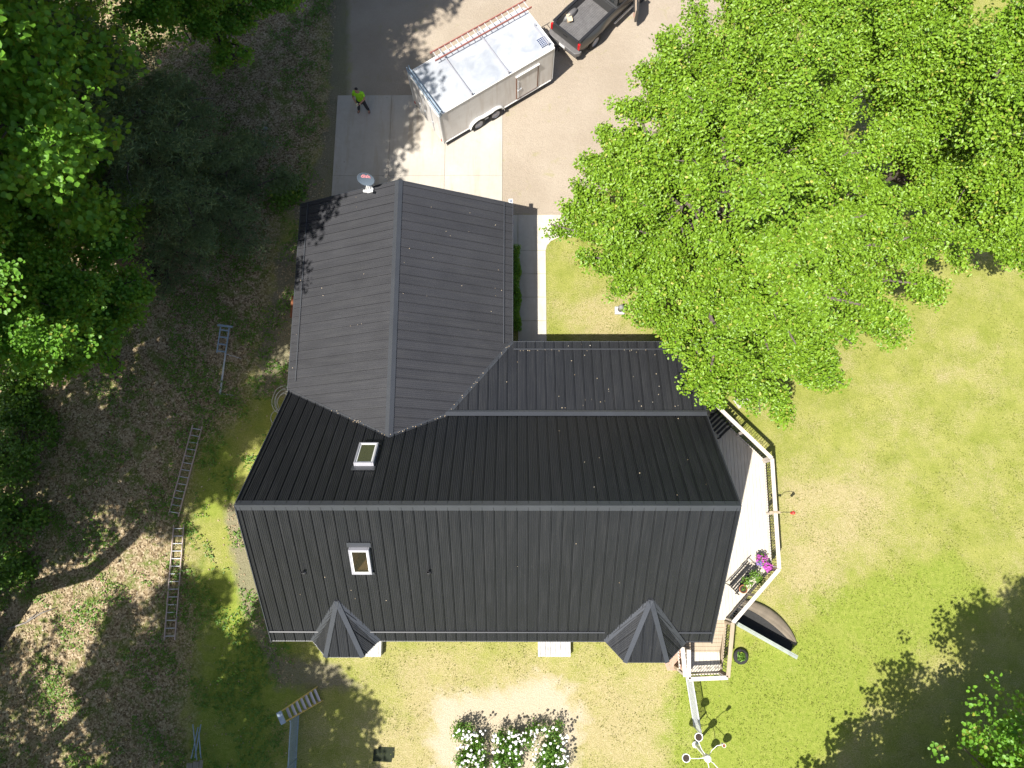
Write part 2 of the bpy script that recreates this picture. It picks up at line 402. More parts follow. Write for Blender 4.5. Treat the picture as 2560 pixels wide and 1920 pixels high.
DRY = [[(880, 1600), (1700, 1640), (1690, 1920), (1440, 2100), (860, 2000), (950, 1700)], [(1950, 1180), (2150, 1150), (2220, 1320), (2100, 1480), (1960, 1520), (1925, 1330)],
       [(1380, 740), (1560, 740), (1590, 850), (1450, 845)], [(1300, 400), (1500, 400), (1450, 540), (1270, 540)], [(1850, 1420), (1960, 1430), (1990, 1510), (1900, 1520)], [(2060, 1820), (2140, 1810), (2170, 1900), (2090, 1960)]]
LUSH = [[(420, 660), (640, 620), (640, 1000), (430, 1060)], [(1700, 1660), (2050, 1560), (2200, 1640), (2150, 1800), (2000, 1960), (1690, 1960), (1650, 1800)], [(2000, 1500), (2380, 1380), (2500, 1500), (2200, 1700)], [(480, 1040), (570, 1000), (600, 1260), (490, 1300)], [(480, 1420), (640, 1420), (760, 1700), (640, 1960), (480, 1960)], [(800, 60), (880, 60), (880, 230), (810, 240)], [(560, 780), (700, 830), (640, 1060), (520, 1080)]]
def axis(a, b, st, far):
    core = np.arange(a, b + st, st); lo = a - np.geomspace(1, far, 16)[::-1]; hi = b + np.geomspace(1, far, 16); return np.concatenate([lo, core, hi])
gx_, gy_ = axis(-28, 28, .16, 420), axis(-12, 30, .16, 420)
GX, GY = np.meshgrid(gx_, gy_); nx, ny = len(gx_), len(gy_)
me = bpy.data.meshes.new('ground')
V = np.stack([GX.ravel(), GY.ravel(), np.zeros(GX.size)], 1)
ii = (np.arange(ny - 1)[:, None] * nx + np.arange(nx - 1)[None]).ravel(); F = np.stack([ii, ii + 1, ii + nx + 1, ii + nx], 1)
me.vertices.add(len(V)); me.loops.add(F.size); me.polygons.add(len(F))
me.vertices.foreach_set('co', V.astype(np.float32).ravel()); me.loops.foreach_set('vertex_index', F.astype(np.int32).ravel())
me.polygons.foreach_set('loop_start', (np.arange(len(F)) * 4).astype(np.int32)); me.polygons.foreach_set('loop_total', np.full(len(F), 4, np.int32)); me.update(calc_edges=True)
GW = {}
for nm, pl, sf in (('litter', LITTER, 3.6), ('gravel', GRAVEL, .8), ('sand', SAND, 1.7), ('dirt', DIRT, .9), ('dry', DRY, 2.0), ('lush', LUSH, 2.2)):
    GW[nm] = poly_w(pl, GX.ravel(), GY.ravel(), sf); at = me.attributes.new(nm, 'FLOAT', 'POINT'); at.data.foreach_set('value', GW[nm].astype(np.float32))

def ground_mat():
    k = NT('ground_cover_soil')
    big = k.noise(.35, 5, .6); mid = k.noise(1.6, 5, .62, dist=.6); sm = k.noise(6, 4, .65); fine = k.noise(24, 3, .7); grit = k.noise(55, 2, .7)
    def soft(name, amp=.55, n=None):
        a = k.math('ADD', k.attr(name), k.math('MULTIPLY', k.math('SUBTRACT', n or mid, .5), amp * 2)); return k.rng(a, .3, .7)
    # lawn
    g1 = k.mix(k.rng(k.noise(1.1, 8, .7), .35, .65), (.22, .25, .042), (.325, .325, .085))
    lsh = soft('lush', .5); g1 = k.mix(k.math('MULTIPLY', lsh, .85), g1, k.mix(k.rng(sm, .35, .65), (.185, .25, .028), (.28, .325, .06)))
    tan = k.mix(k.rng(sm, .3, .7), (.37, .30, .15), (.49, .40, .24))
    dryf = k.math('ADD', k.math('MULTIPLY', k.attr('dry'), .34), k.math('ADD', k.math('MULTIPLY', k.math('SUBTRACT', k.noise(.9, 9, .72, dist=.3), .5), 1.0), k.math('MULTIPLY', k.math('SUBTRACT', big, .5), .8)))
    dryf = k.math('ADD', dryf, k.math('MULTIPLY', k.math('SUBTRACT', fine, .5), 1.3)); dryf = k.math('SUBTRACT', dryf, k.math('MULTIPLY', lsh, .22))
    lawn = k.mix(k.rng(dryf, -.03, .42, 0, .85), g1, tan)
    lawn = k.mix(k.rng(fine, .34, .62, .42, 0), lawn, (.07, .085, .014))
    lawn = k.mix(k.rng(grit, .62, .78, 0, .45), lawn, (.45, .42, .24))
    # woodland floor
    vc = k.n('SeparateColor'); k.t.links.new(k.voro(15), vc.inputs[0])
    lit = k.ramp(vc.outputs[0], [(0, (.125, .086, .046)), (.4, (.315, .235, .135)), (.75, (.46, .365, .235)), (1, (.62, .51, .35))])
    lit = k.mix(k.rng(fine, .35, .6, .6, 0), lit, (.07, .05, .03))
    lit = k.mix(k.rng(mid, .48, .62, 0, .75), lit, k.mix(fine, (.05, .10, .01), (.15, .20, .03)))
    col = k.mix(soft('litter'), lawn, lit)
    dirt = k.mix(k.rng(fine, .3, .7), (.10, .08, .06), (.30, .26, .21))
    col = k.mix(k.math('MULTIPLY', soft('dirt'), .75), col, dirt)
    sand = k.mix(k.rng(fine, .3, .7), (.36, .30, .20), (.50, .435, .33))
    col = k.mix(soft('sand', .55), col, sand)
    gr = k.mix(k.rng(big, .3, .7), (.35, .29, .22), (.45, .385, .305))
    gr = k.mix(k.rng(k.noise(1.0, 7, .7, dist=1.2), .45, .7, 0, .22), gr, (.27, .22, .165)); gr = k.mix(k.rng(fine, .3, .65, 0, .6), gr, (.22, .18, .14)); gr = k.mix(k.rng(grit, .55, .75, 0, .8), gr, (.58, .52, .44))
    gr = k.mix(k.rng(mid, .6, .72, 0, .45), gr, (.27, .26, .10))
    col = k.mix(soft('gravel', .3), col, gr)
    k.bump(k.math('ADD', fine, k.math('MULTIPLY', sm, 1.5)), .55, .05)
    return k.fin(col, .95, 0, .15)
structure(link('ground', me, ground_mat()))

def inside(polys, x, y):
    px = proj((x, y, 0)); r = False
    for pp in polys:
        n = len(pp); c = False
        for i in range(n):
            (ax, ay), (bx, by) = pp[i], pp[(i + 1) % n]
            if (ay > px[1]) != (by > px[1]) and px[0] < (bx - ax) * (px[1] - ay) / (by - ay + 1e-9) + ax: c = not c
        r = r or c
    return r
def proj(p):
    d = Vector(p) - Vector((0, 0, CH)); z = d.dot(FW2); return (1280 + CF * d.dot(RT2) / z, 960 - CF * d.dot(UP) / z)

def slabs(mb, xs, ys, z, gap=.014, clip=None):
    for i in range(len(xs) - 1):
        for j in range(len(ys) - 1):
            x0, x1, y0, y1 = xs[i] + gap / 2, xs[i + 1] - gap / 2, ys[j] + gap / 2, ys[j + 1] - gap / 2
            mb.box(((x0 + x1) / 2, (y0 + y1) / 2, z / 2), (x1 - x0, y1 - y0, z))
# concrete apron and walk
mb = MB(); slabs(mb, [-8.46, -5.9, -3.32, -.66], [12.6, 16.4, 20.56], .03, .010); structure(mb.build('driveway', 'concrete', bevel=.006))
mb = MB()
ysw = [7.3, 8.34, 9.43, 10.52, 11.61, 12.72]
slabs(mb, [.05, 1.30], ysw, .03)
arc = [(1.30, 12.727)] + [(2.1 - .8 * math.cos(a), 12.727 + .63 * math.sin(a)) for a in (R(20), R(45), R(70), R(90))]
mb.prism([(.057, 12.727), (1.30, 12.727)] + arc[1:] + [(2.9, 13.36), (2.9, 14.44), (.057, 14.44)], 0, .03)
slabs(mb, [2.907, 4.2, 5.5], [13.36, 14.44], .03); slabs(mb, [-.62, .05], [12.72, 14.44], .03)
structure(mb.build('path', 'walk', bevel=.006))
mb = MB(); mb.prism([tuple(P(x, y)[:2]) for x, y in ((1668, 1676), (1706, 1676), (1716, 1600), (1640, 1600))][::-1], 0, .025); structure(mb.build('paved_patch', 'paver'))
mb = MB(); a = P(1853, 1004); mb.box((a.x, a.y, .03), (.55, .42, .06), Matrix.Rotation(R(30), 3, 'Z')); structure(mb.build('stepping_slab', 'concrete', bevel=.008))

# ================================================================== HOUSE
HR, YR, XL, XR, HE = 7.08, 1.107, -8.89, 7.033, 2.65
MS = .958; YS, YN = YR - 4.624, YR + 4.624
GXL, GXR, GY, HG = -8.959, -.176, 13.641, 4.635
GM = (GXL + GXR) / 2; MG = (HG - HE) / ((GXR - GXL) / 2)
ZT = 3.745; YT = YR + (HR - ZT) / MS; YP = 7.72; MP = (ZT - HE) / (YP - YT)
VX = GM + (HG - ZT) / MG; AY = YR + (HR - HG) / MS
zS = lambda x, y: HR - MS * (YR - y)
zN = lambda x, y: HR - MS * (y - YR)
zP = lambda x, y: ZT - MP * (y - YT)
zW = lambda x, y: HG - MG * (GM - x)
zE = lambda x, y: HG - MG * (x - GM)
house = thing('house', 'large house with a black standing seam metal roof, garage wing and wooden deck', 'house', (-1, 3, 0))

PANEL = .365
def prof_seam(u0, u1, pitch=PANEL, off=0.0):
    """cross-section of ribbed standing-seam panels: (u, height)"""
    out = []; k = math.floor((u0 - off) / pitch)
    while k * pitch + off < u1 + pitch:
        b = k * pitch + off
        out += [(b - .030, 0), (b - .029, -.03), (b - .010, -.03), (b - .009, .03), (b + .009, .03), (b + .010, -.03), (b + .029, -.03), (b + .030, 0)]
        n = 5; st = (pitch - .060) / n
        for j in range(1, n):
            c = b + .030 + j * st; out += [(c - .018, 0), (c - .010, .011), (c + .010, .011), (c + .018, 0)]
        k += 1
    return out
def prof_rib(u0, u1, pitch=PANEL, off=0.0):
    out = []; k = math.floor((u0 - off) / pitch)
    while k * pitch + off < u1 + pitch:
        b = k * pitch + off; out += [(b - .022, 0), (b - .021, -.02), (b - .009, -.02), (b - .008, .026), (b + .008, .026), (b + .009, -.016), (b + .017, -.016), (b + .018, 0)]
        for j in range(1, 5): c = b + pitch * j / 5; out += [(c - .020, 0), (c - .011, .014), (c + .011, .014), (c + .020, 0)]
        k += 1
    return out
def prof_plank(u0, u1, pitch=.14, off=0.0, gap=.008):
    out = []; k = math.floor((u0 - off) / pitch)
    while k * pitch + off < u1 + pitch:
        b = k * pitch + off; out += [(b, -.03), (b + .0005, 0), (b + pitch - gap, 0), (b + pitch - gap + .0005, -.03)]; k += 1
    return out
def clip_panel(poly, udir, prof, holes=(), off=0.0, pitch=PANEL):
    """ribbed sheet over a convex planar polygon (3-D points, counter-clockwise seen from outside)"""
    pts = [Vector(p) for p in poly]; n = (pts[1] - pts[0]).cross(pts[2] - pts[1]).normalized()
    if n.z < 0: pts.reverse(); n = -n
    u = Vector(udir); u = (u - n * u.dot(n)).normalized(); v = n.cross(u)
    us = [p.dot(u) for p in pts]; vs = [p.dot(v) for p in pts]; d0 = pts[0].dot(n)
    pr = prof(min(us) - .02, max(us) + .02, pitch, off); bm = bmesh.new()
    lo, hi = min(vs) - .05, max(vs) + .05
    A = [bm.verts.new(u * a + v * lo + n * (d0 + h)) for a, h in pr]; B = [bm.verts.new(u * a + v * hi + n * (d0 + h)) for a, h in pr]
    for i in range(len(pr) - 1): bm.faces.new((A[i], A[i + 1], B[i + 1], B[i]))
    def cut(co_, no, clear): bmesh.ops.bisect_plane(bm, geom=bm.verts[:] + bm.edges[:] + bm.faces[:], dist=1e-5, plane_co=co_, plane_no=no, clear_outer=clear)
    for i in range(len(pts)):
        e = pts[(i + 1) % len(pts)] - pts[i]; cut(pts[i], e.cross(n).normalized(), True)
    for c, hu, hv in holes:                                   # rectangular openings
        c = Vector(c)
        for s in (-1, 1): cut(c + u * hu * s, u * s, False); cut(c + v * hv * s, v * s, False)
        dead = [f for f in bm.faces if abs((f.calc_center_median() - c).dot(u)) < hu and abs((f.calc_center_median() - c).dot(v)) < hv]
        bmesh.ops.delete(bm, geom=dead, context='FACES')
    bm.verts.index_update(); out = ([tuple(q.co) for q in bm.verts], [tuple(q.index for q in f.verts) for f in bm.faces]); bm.free(); return out
def p3(f, x, y, dz=0): return (x, y, f(x, y) + dz)

# skylights: centre on slope, half sizes along x and up the slope
def hit(fn, px, py):
    z = 5.0
    for _ in range(40):
        q = P(px, py, z); z = z + .5 * (fn(q.x, q.y) - z)
    return P(px, py, z)
SKN = hit(zN, 917, 1141); SKS = hit(zS, 903, 1397)
roof = MB()
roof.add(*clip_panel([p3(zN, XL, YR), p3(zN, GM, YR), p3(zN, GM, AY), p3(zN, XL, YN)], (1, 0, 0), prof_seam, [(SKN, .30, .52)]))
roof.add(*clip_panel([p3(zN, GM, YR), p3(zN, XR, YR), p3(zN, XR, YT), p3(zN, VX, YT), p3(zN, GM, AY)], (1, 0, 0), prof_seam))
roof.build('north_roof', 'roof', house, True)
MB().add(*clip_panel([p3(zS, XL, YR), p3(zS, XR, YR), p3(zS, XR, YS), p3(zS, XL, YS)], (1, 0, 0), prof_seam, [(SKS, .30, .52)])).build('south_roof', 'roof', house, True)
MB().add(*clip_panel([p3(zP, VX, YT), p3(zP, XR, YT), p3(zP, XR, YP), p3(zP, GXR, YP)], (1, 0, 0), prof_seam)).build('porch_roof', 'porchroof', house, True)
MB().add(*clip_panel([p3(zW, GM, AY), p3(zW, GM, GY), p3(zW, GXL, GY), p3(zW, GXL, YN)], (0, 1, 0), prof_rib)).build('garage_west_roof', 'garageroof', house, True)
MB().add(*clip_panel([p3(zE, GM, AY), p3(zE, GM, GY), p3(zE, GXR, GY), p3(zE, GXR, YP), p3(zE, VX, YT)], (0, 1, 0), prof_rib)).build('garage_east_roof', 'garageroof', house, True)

def ridge_cap(p, q, slope_a, slope_b, wd, side, lift=.035):
    """two flanges either side of a ridge; side = horizontal unit vector towards slope a"""
    p, q, s = Vector(p), Vector(q), Vector(side); m = MB(); up = Vector((0, 0, lift))
    a = s * wd - Vector((0, 0, wd * slope_a)); b = -s * wd - Vector((0, 0, wd * slope_b)); f = Vector((0, 0, -.03))
    m.grid([[p + a + f + up, p + a + up, p + up * 1.3, p + b + up, p + b + f + up], [q + a + f + up, q + a + up, q + up * 1.3, q + b + up, q + b + f + up]]); return m
ridge_cap((XL - .03, YR, HR), (XR + .03, YR, HR), MS, MS, .155, (0, -1, 0)).build('ridge_cap', 'trim', house, True)
ridge_cap((GM, AY - .08, HG), (GM, GY + .03, HG), MG, MG, .15, (-1, 0, 0)).build('ridge_cap', 'trim', house, True)
m = MB(); m.grid([[(VX - .05, YT - .04, ZT + .08), (VX - .05, YT + .12, ZT + .012 + .03), (VX - .05, YT + .2, ZT - .03)], [(XR + .02, YT - .04, ZT + .08), (XR + .02, YT + .12, ZT + .042), (XR + .02, YT + .2, ZT - .03)]]); m.build('pitch_flashing', 'trim', house, True)
# valley flashings
def strip(p, q, fa, fb, wd, perp, lift=.02):
    p, q, s = Vector(p), Vector(q), Vector(perp).normalized() * wd; r = []
    for v in (p, q):
        a, b = v + s, v - s; r.append([(a.x, a.y, fa(a.x, a.y) + lift), (v.x, v.y, v.z + .012), (b.x, b.y, fb(b.x, b.y) + lift)])
    return MB().grid(r)
strip((XL, YN, HE), (GM, AY, HG), zW, zN, .07, (-.25, 1, 0)).build('valley_flashing', 'trim', house, True)
strip((GM, AY, HG), (VX, YT, ZT), zE, zN, .07, (-.3, 1, 0)).build('valley_flashing', 'trim', house, True)
strip((VX, YT, ZT), (GXR, YP, HE), zE, zP, .07, (-1, .8, 0)).build('valley_flashing', 'trim', house, True)
# eave fascias, snow rails, rake trims
def barpart(name, p, q, a, b): m = MB(); m.bar(p, q, a, b); m.build(name, 'trim', house, True)
def eave(p, q, fn, inward, cut=0.0):
    p, q, i = Vector(p), Vector(q), Vector(inward); barpart('fascia', p - i * .012 + Vector((0, 0, -.10)), q - i * .012 + Vector((0, 0, -.10)), .03, .20)
def snowline(p, q, fn, inward):
    i = Vector(inward); a, b = Vector(p) + i * .34, Vector(q) + i * .34
    a.z = fn(a.x, a.y) + .035; b.z = fn(b.x, b.y) + .035; barpart('snow_rail', a, b, .035, .045)
eave((XL, YS, HE), (XR, YS, HE), zS, (0, 1, 0)); snowline((XL + .02, YS, 0), (-6.75, YS, 0), zS, (0, 1, 0)); snowline((-5.25, YS, 0), (3.15, YS, 0), zS, (0, 1, 0)); snowline((5.75, YS, 0), (XR - .05, YS, 0), zS, (0, 1, 0))
eave((GXR, YP, HE), (XR, YP, HE), zP, (0, -1, 0)); snowline((GXR + .05, YP, 0), (XR - .02, YP, 0), zP, (0, -1, 0))
eave((GXL, YN, HE), (GXL, GY, HE), zW, (1, 0, 0)); snowline((GXL, YN + .35, 0), (GXL, GY - .02, 0), zW, (1, 0, 0))
eave((GXR, YP, HE), (GXR, GY, HE), zE, (-1, 0, 0)); snowline((GXR, YP - .12, 0), (GXR, GY - .02, 0), zE, (-1, 0, 0))
def rk(p, q, out):
    o = Vector(out) * .012; d = Vector((0, 0, -.08)); barpart('rake_trim', Vector(p) + o + d, Vector(q) + o + d, .03, .22)
rk((XL, YS, HE), (XL, YR, HR), (-1, 0, 0)); rk((XL, YR, HR), (XL, YN, HE), (-1, 0, 0)); rk((XR, YS, HE), (XR, YR, HR), (1, 0, 0)); rk((XR, YR, HR), (XR, YT, ZT), (1, 0, 0)); rk((XR, YT, ZT), (XR, YP, HE), (1, 0, 0))
rk((GXL, GY, HE), (GM, GY, HG), (0, 1, 0)); rk((GM, GY, HG), (GXR, GY, HE), (0, 1, 0))

# bay roofs
def bay(apex_px, pts_px, seed):
    ap = hit(zS, *apex_px); ap.z += .03; zs = HE - .02
    b = [P(x, y, zs + (.06 if i in (0, 3) else 0)) for i, (x, y) in enumerate(pts_px)]
    # outer corners run back up into the main slope
    m = MB(); caps = MB(); fs = MB()
    for i in range(3):
        e = (b[i + 1] - b[i]).normalized(); m.add(*clip_panel([ap, b[i], b[i + 1]], e, prof_seam, (), (b[i].dot(e) + b[i + 1].dot(e)) / 2 + .18))
        fs.bar(b[i] + Vector((0, 0, -.1)), b[i + 1] + Vector((0, 0, -.1)), .03, .2)
    o = m.build('bay_roof', 'roof', house, True)
    for q in (b[1], b[2]): caps.bar(ap + Vector((0, 0, .01)), q + Vector((0, 0, .035)), .17, .03)
    caps.build('hip_cap', 'trim', o, True)
    for q in (b[0], b[3]): fs.bar(ap + Vector((0, 0, .0)), q + Vector((0, 0, .0)), .2, .02)
    fs.build('bay_flashing', 'trim', o, True)
    w_ = MB(); c = sum(b, Vector()) / 4; w_.prism([tuple((v.lerp(Vector((c.x, c.y + .3, v.z)), .18))[:2]) for v in b], 0, 2.5); w_.build('bay_wall', 'siding', house, True)
bay((842, 1503), ((782, 1603), (814, 1643), (907, 1643), (946, 1604)), 1)
bay((1627, 1500), ((1512, 1603), (1562, 1656), (1668, 1656), (1710, 1612)), 2)

# walls
wl = MB(); x0, x1, y0, y1 = XL + .4, XR - .45, YS + .45, YN - .3
def wall(poly):
    n = len(poly); wl.add([Vector(p) for p in poly], [tuple(range(n))])
for xx in (x0, x1): wall([(xx, y0, 0), (xx, y1, 0), (xx, y1, zN(0, y1) - .12), (xx, YR, HR - .12), (xx, y0, zS(0, y0) - .12)])
wall([(x0, y0, 0), (x1, y0, 0), (x1, y0, zS(0, y0) - .12), (x0, y0, zS(0, y0) - .12)])
gx0, gx1, gy1 = GXL + .45, GXR - .45, GY - .4
wall([(gx0, y0 + .01, 0), (gx0, gy1, 0), (gx0, gy1, zW(gx0, 0) - .12), (gx0, y1, zW(gx0, 0) - .12)])
wall([(gx1, y1, 0), (gx1, gy1, 0), (gx1, gy1, zE(gx1, 0) - .12), (gx1, y1, zE(gx1, 0) - .12)])
wall([(gx0, gy1, 0), (gx1, gy1, 0), (gx1, gy1, zE(gx1, 0) - .12), (GM, gy1, HG - .12), (gx0, gy1, zW(gx0, 0) - .12)])
wall([(gx1 + .01, YP - .45, 0), (x1, YP - .45, 0), (x1, YP - .45, zP(0, YP - .45) - .12), (gx1 + .01, YP - .45, zP(0, YP - .45) - .12)])
wall([(x1 - .003, y1, 0), (x1 - .003, YP - .45, 0), (x1 - .003, YP - .45, zP(0, YP - .45) - .12), (x1 - .003, y1, zN(0, y1) - .12)])
wl.build('wall', 'siding', house, True, solid=.12)

# skylights
def skylight(c, slope):
    n = Vector((0, -MS, 1)).normalized() if slope == 'S' else Vector((0, MS, 1)).normalized()
    u = Vector((1, 0, 0)); v = n.cross(u); rot = Matrix((u, v, n)).transposed()
    def q(m, c_, d): m.box(c + rot @ Vector(c_), d, rot); return m
    fr = MB(); hx, hy, t, h = .335, .555, .055, .17
    for s in (-1, 1):
        q(fr, (s * (hx - t / 2), 0, h / 2), (t, 2 * hy, h + .02)); q(fr, (0, s * (hy - t / 2), h / 2), (2 * hx - 2 * t, t, h + .02))
    o = fr.build('skylight', 'lightgrey', house, True, bevel=.008)
    inn = MB()
    for s in (-1, 1):
        q(inn, (s * (hx - t - .022), 0, h - .035), (.04, 2 * hy - 2 * t, .05)); q(inn, (0, s * (hy - t - .022), h - .035), (2 * hx - 2 * t - .085, .04, .05))
    inn.build('sash', 'white', o, True)
    sh = MB(); d = 1.5; a, b = hx - t - .005, hy - t - .005
    cs = [Vector((sx * a, sy * b, z)) for z in (h - .06, -d) for sx, sy in ((-1, -1), (1, -1), (1, 1), (-1, 1))]
    sh.add([c + rot @ k for k in cs], [(0, 1, 5, 4), (1, 2, 6, 5), (2, 3, 7, 6), (3, 0, 4, 7), (4, 5, 6, 7)])
    sh.build('light_shaft', 'interior', o, True)
    g = MB(); q(g, (0, 0, h - .028), (2 * hx - 2 * t - .09, 2 * hy - 2 * t - .09, .012)); g.build('pane', GLZ[slope], o, True)
    s = -1 if v.z > 0 else 1                                 # s: downhill side in v
    q(MB(), (0, -s * (hy + .10), .036), (2 * hx + .12, .2, .012)).build('apron_flashing', 'trim', o, True); q(MB(), (0, s * (hy + .07), .036), (2 * hx + .1, .12, .012)).build('sill_flashing', 'trim', o, True)
GLZ = {}
for nm, tint, f in (('S', (.75, .74, .7), .12), ('N', (.5, .58, .45), .5)):
    k = NT('skylight_glass'); tr = k.n('BsdfTransparent'); tr.inputs[0].default_value = (*tint, 1); ms = k.n('MixShader'); ms.inputs[0].default_value = f
    k.fin((.10, .11, .07), .05, 0, .7); k.t.links.new(tr.outputs[0], ms.inputs[1]); k.t.links.new(k.b.outputs[0], ms.inputs[2]); k.t.links.new(ms.outputs[0], k.t.nodes['Material Output'].inputs[0]); GLZ[nm] = k.m
skylight(SKN, 'N'); skylight(SKS, 'S')
for px, py in ((760, 1430), (1072, 1430)):
    c = hit(zS, px, py); m = MB(); m.lathe([(.10, -.12), (.10, .02), (.05, .05), (.042, .05), (.042, .26), (.032, .26), (.032, .1)], c, 16); m.build('vent_pipe', 'black', house, True, True)

# bits of leaf on the roofs
rng = np.random.default_rng(5); pos, nr = [], []
for fn, x0_, x1_, y0_, y1_, n_ in ((zP, -.8, 6.9, YT + .3, YP - .05, 22), (zE, GM + .3, -.3, 8, 13.5, 18), (zW, -8.8, -4.8, 6.2, 13.5, 14), (zN, -2, 6.9, 1.4, YT, 10), (zS, -8.5, 6.8, -3.3, .8, 8), (zP, 1.5, 6.9, YT + .25, YT + .8, 14), (zP, 0, 6.5, YP - .42, YP - .34, 16)):
    for _ in range(n_):
        x, y = rng.uniform(x0_, x1_), rng.uniform(y0_, y1_); pos.append((x, y, fn(x, y) + .022)); nr.append((rng.normal(0, .2), rng.normal(0, .2), 1))
for a, b, f in (((GM, AY), (VX, YT), zE), ((VX, YT), (GXR, YP), zE), ((XL + 2.0, YN - .93), (GM, AY), zW)):
    for _ in range(16):
        t = rng.random(); x, y = a[0] + (b[0] - a[0]) * t + rng.normal(0, .03), a[1] + (b[1] - a[1]) * t + rng.normal(0, .03); pos.append((x, y, max(f(x, y), zN(x, y) if y < YT else zP(x, y)) + .045)); nr.append((0, 0, 1))
o = link('leaf_debris', leaf_mesh('leaf_debris', np.array(pos), np.array(nr), .036, rng, .8, .1), 'debris'); tag(structure(o, 'stuff'), 'pale leaf bits scattered over the black roofs', 'leaf debris')

# ================================================================== DECK
DZ = .9; CZ = DZ + .95
deck = thing('deck', 'pale timber deck with white capped railing along the east end of the house', 'deck', (8, 0, 0))
dk = [P(x, y, CZ) for x, y in ((1791, 1013), (1930, 1146), (1948, 1423), (1832, 1557), (1820, 1694), (1722, 1698), (1722, 1624), (1706, 1618), (1713, 1692))]
A, B, C, D, E_, F_, G_, H_, I_ = dk
fl = MB(); mainp = [(XR - .43, A.y), (A.x, A.y), (B.x, B.y), (C.x, C.y), (D.x, D.y), (XR - .43, D.y)]
fl.add(*clip_panel([(x, y, DZ) for x, y in mainp][::-1], (1, 0, 0), prof_plank, (), 0, .14))
fl.build('deck_floor', 'deck', deck, True)
ys1 = P(1760, 1630, DZ).y
f2 = MB(); f2.add(*clip_panel([(6.35, ys1, DZ), (E_.x, ys1, DZ), (D.x, D.y - .005, DZ), (6.35, D.y - .005, DZ)], (0, 1, 0), prof_plank, (), 0, .14)); f2.build('side_floor', 'deckold', deck, True)
f3 = MB(); f3.add(*clip_panel([(F_.x, E_.y, DZ - .01), (E_.x, E_.y, DZ - .01), (E_.x, ys1 - .006, DZ - .01), (F_.x, ys1 - .006, DZ - .01)], (1, 0, 0), prof_plank, (), 0, .14)); f3.build('landing_floor', 'deck', deck, True)
sk = MB(); ring = [(A.x, A.y), (B.x, B.y), (C.x, C.y), (D.x, D.y), (E_.x, E_.y), (F_.x, E_.y)]
for i in range(len(ring) - 1): sk.bar((*ring[i], DZ - .15), (*ring[i + 1], DZ - .15), .05, .22)
for x, y in ring + [(9.5, 1), (8.5, 1), (7.5, -1), (9.3, 3)]: sk.box((x * .985, y * .985, (DZ - .26) / 2), (.12, .12, DZ - .26))
sk.build('deck_frame', 'deckold', deck, True)
rs = random.Random(3)
def railing(p, q, p0=True, q0=True, capw=.15, wood='railwood'):
    p, q = Vector(p).to_2d(), Vector(q).to_2d(); L = (q - p).length; d = (q - p) / L
    def at(t, z): v = p + d * t; return Vector((v.x, v.y, z))
    m = MB(); m.bar(at(0, CZ), at(L, CZ), capw, .04); m.bar(at(.05, CZ - .06), at(L - .05, CZ - .06), .04, .085); m.bar(at(.05, DZ + .09), at(L - .05, DZ + .09), .04, .085)
    n = max(1, round(L / 1.75))
    for i in range(n + 1):
        if (i == 0 and not p0) or (i == n and not q0): continue
        m.bar(at(max(.06, min(L - .06, L * i / n)), DZ), at(max(.06, min(L - .06, L * i / n)), CZ - .02), .09, .09, (1, 0, 0))
    o = m.build('railing', wood, deck, True, bevel=.006)
    b = MB(); k = int(L / .105)
    for i in range(1, k):
        t = L * i / k; b.tube([at(t, DZ + .12), at(t, CZ - .1)], .011, 5)
        if i % 3 == 0:                                        # scrolls
            c = at(t, DZ + .5); b.tube([c + Vector((*(d * (.07 * math.cos(a))), .07 * math.sin(a))) for a in [j * math.pi / 5 for j in range(11)]], .009, 4)
    b.build('balusters', 'black', o, True)
for p, q in ((A, B), (B, C), (C, D)): railing(p, q)
railing(D, E_, wood='deckold'); railing(E_, F_); railing(F_, G_); railing(I_, H_)
hk = MB(); e = P(1944, 1281, CZ); hk.box((e.x - .12, e.y, CZ + .035), (.42, .09, .03)); hk.build('hanger_block', 'deckold', deck, True)

# feeder hook and feeder
t = thing('bird_feeder', 'small red hanging feeder on a black hook outside the deck railing', 'bird feeder', (e.x + .1, e.y, 0))
m = MB(); m.tube([(0, 0, CZ + .05), (.02, 0, CZ + .35), (.2, -.01, CZ + .48), (.38, -.02, CZ + .42), (.42, -.02, CZ + .32)], .012, 6); m.build('hook', 'black', t)
m = MB(); m.lathe([(.015, .08), (.065, .06), (.07, .04), (.03, .03), (.03, -.1), (.055, -.12), (.06, -.14), (0, -.15)], (.42, -.02, CZ + .2), 14); m.build('reservoir', 'redplastic', t, smooth=True)

# bench with pots
b0, b1, f0 = P(1826, 1463, DZ + .75), P(1872, 1412, DZ + .75), P(1852, 1486, DZ + .45)
bd = (b1 - b0).to_2d(); ang = math.atan2(bd.y, bd.x); BW = bd.length
bench = thing('garden_bench', 'black metal slatted bench carrying potted plants on the deck', 'bench', (b0.x, b0.y, DZ + .002), ang)
m = MB()
for i in range(5): m.bar((0, -.06 - i * .095, .42), (BW, -.06 - i * .095, .42), .06, .015)
m.build('seat', 'rubber', bench)
m = MB(); m.tube([(0, .02, .46), (0, -.0, .84), (BW, 0, .84), (BW, .02, .46)], .018, 6)
m.bar((0, 0, .64), (BW, 0, .64), .012, .03)
for i in range(1, 9): m.bar((BW * i / 9, .01, .44), (BW * i / 9, 0, .84), .022, .012)
m.build('backrest', 'black', bench)
for x in (0, BW):
    m = MB(); m.tube([(x, 0, .62), (x, -.28, .63), (x, -.50, .60), (x, -.52, .42)], .016, 6); m.build('armrest', 'black', bench)
for x in (.02, BW - .02):
    for y in (0, -.5): m = MB(); m.tube([(x, y, .42), (x, y * 1.06 + (0.03 if y == 0 else 0), 0)], .016, 6); m.build('leg', 'black', bench)
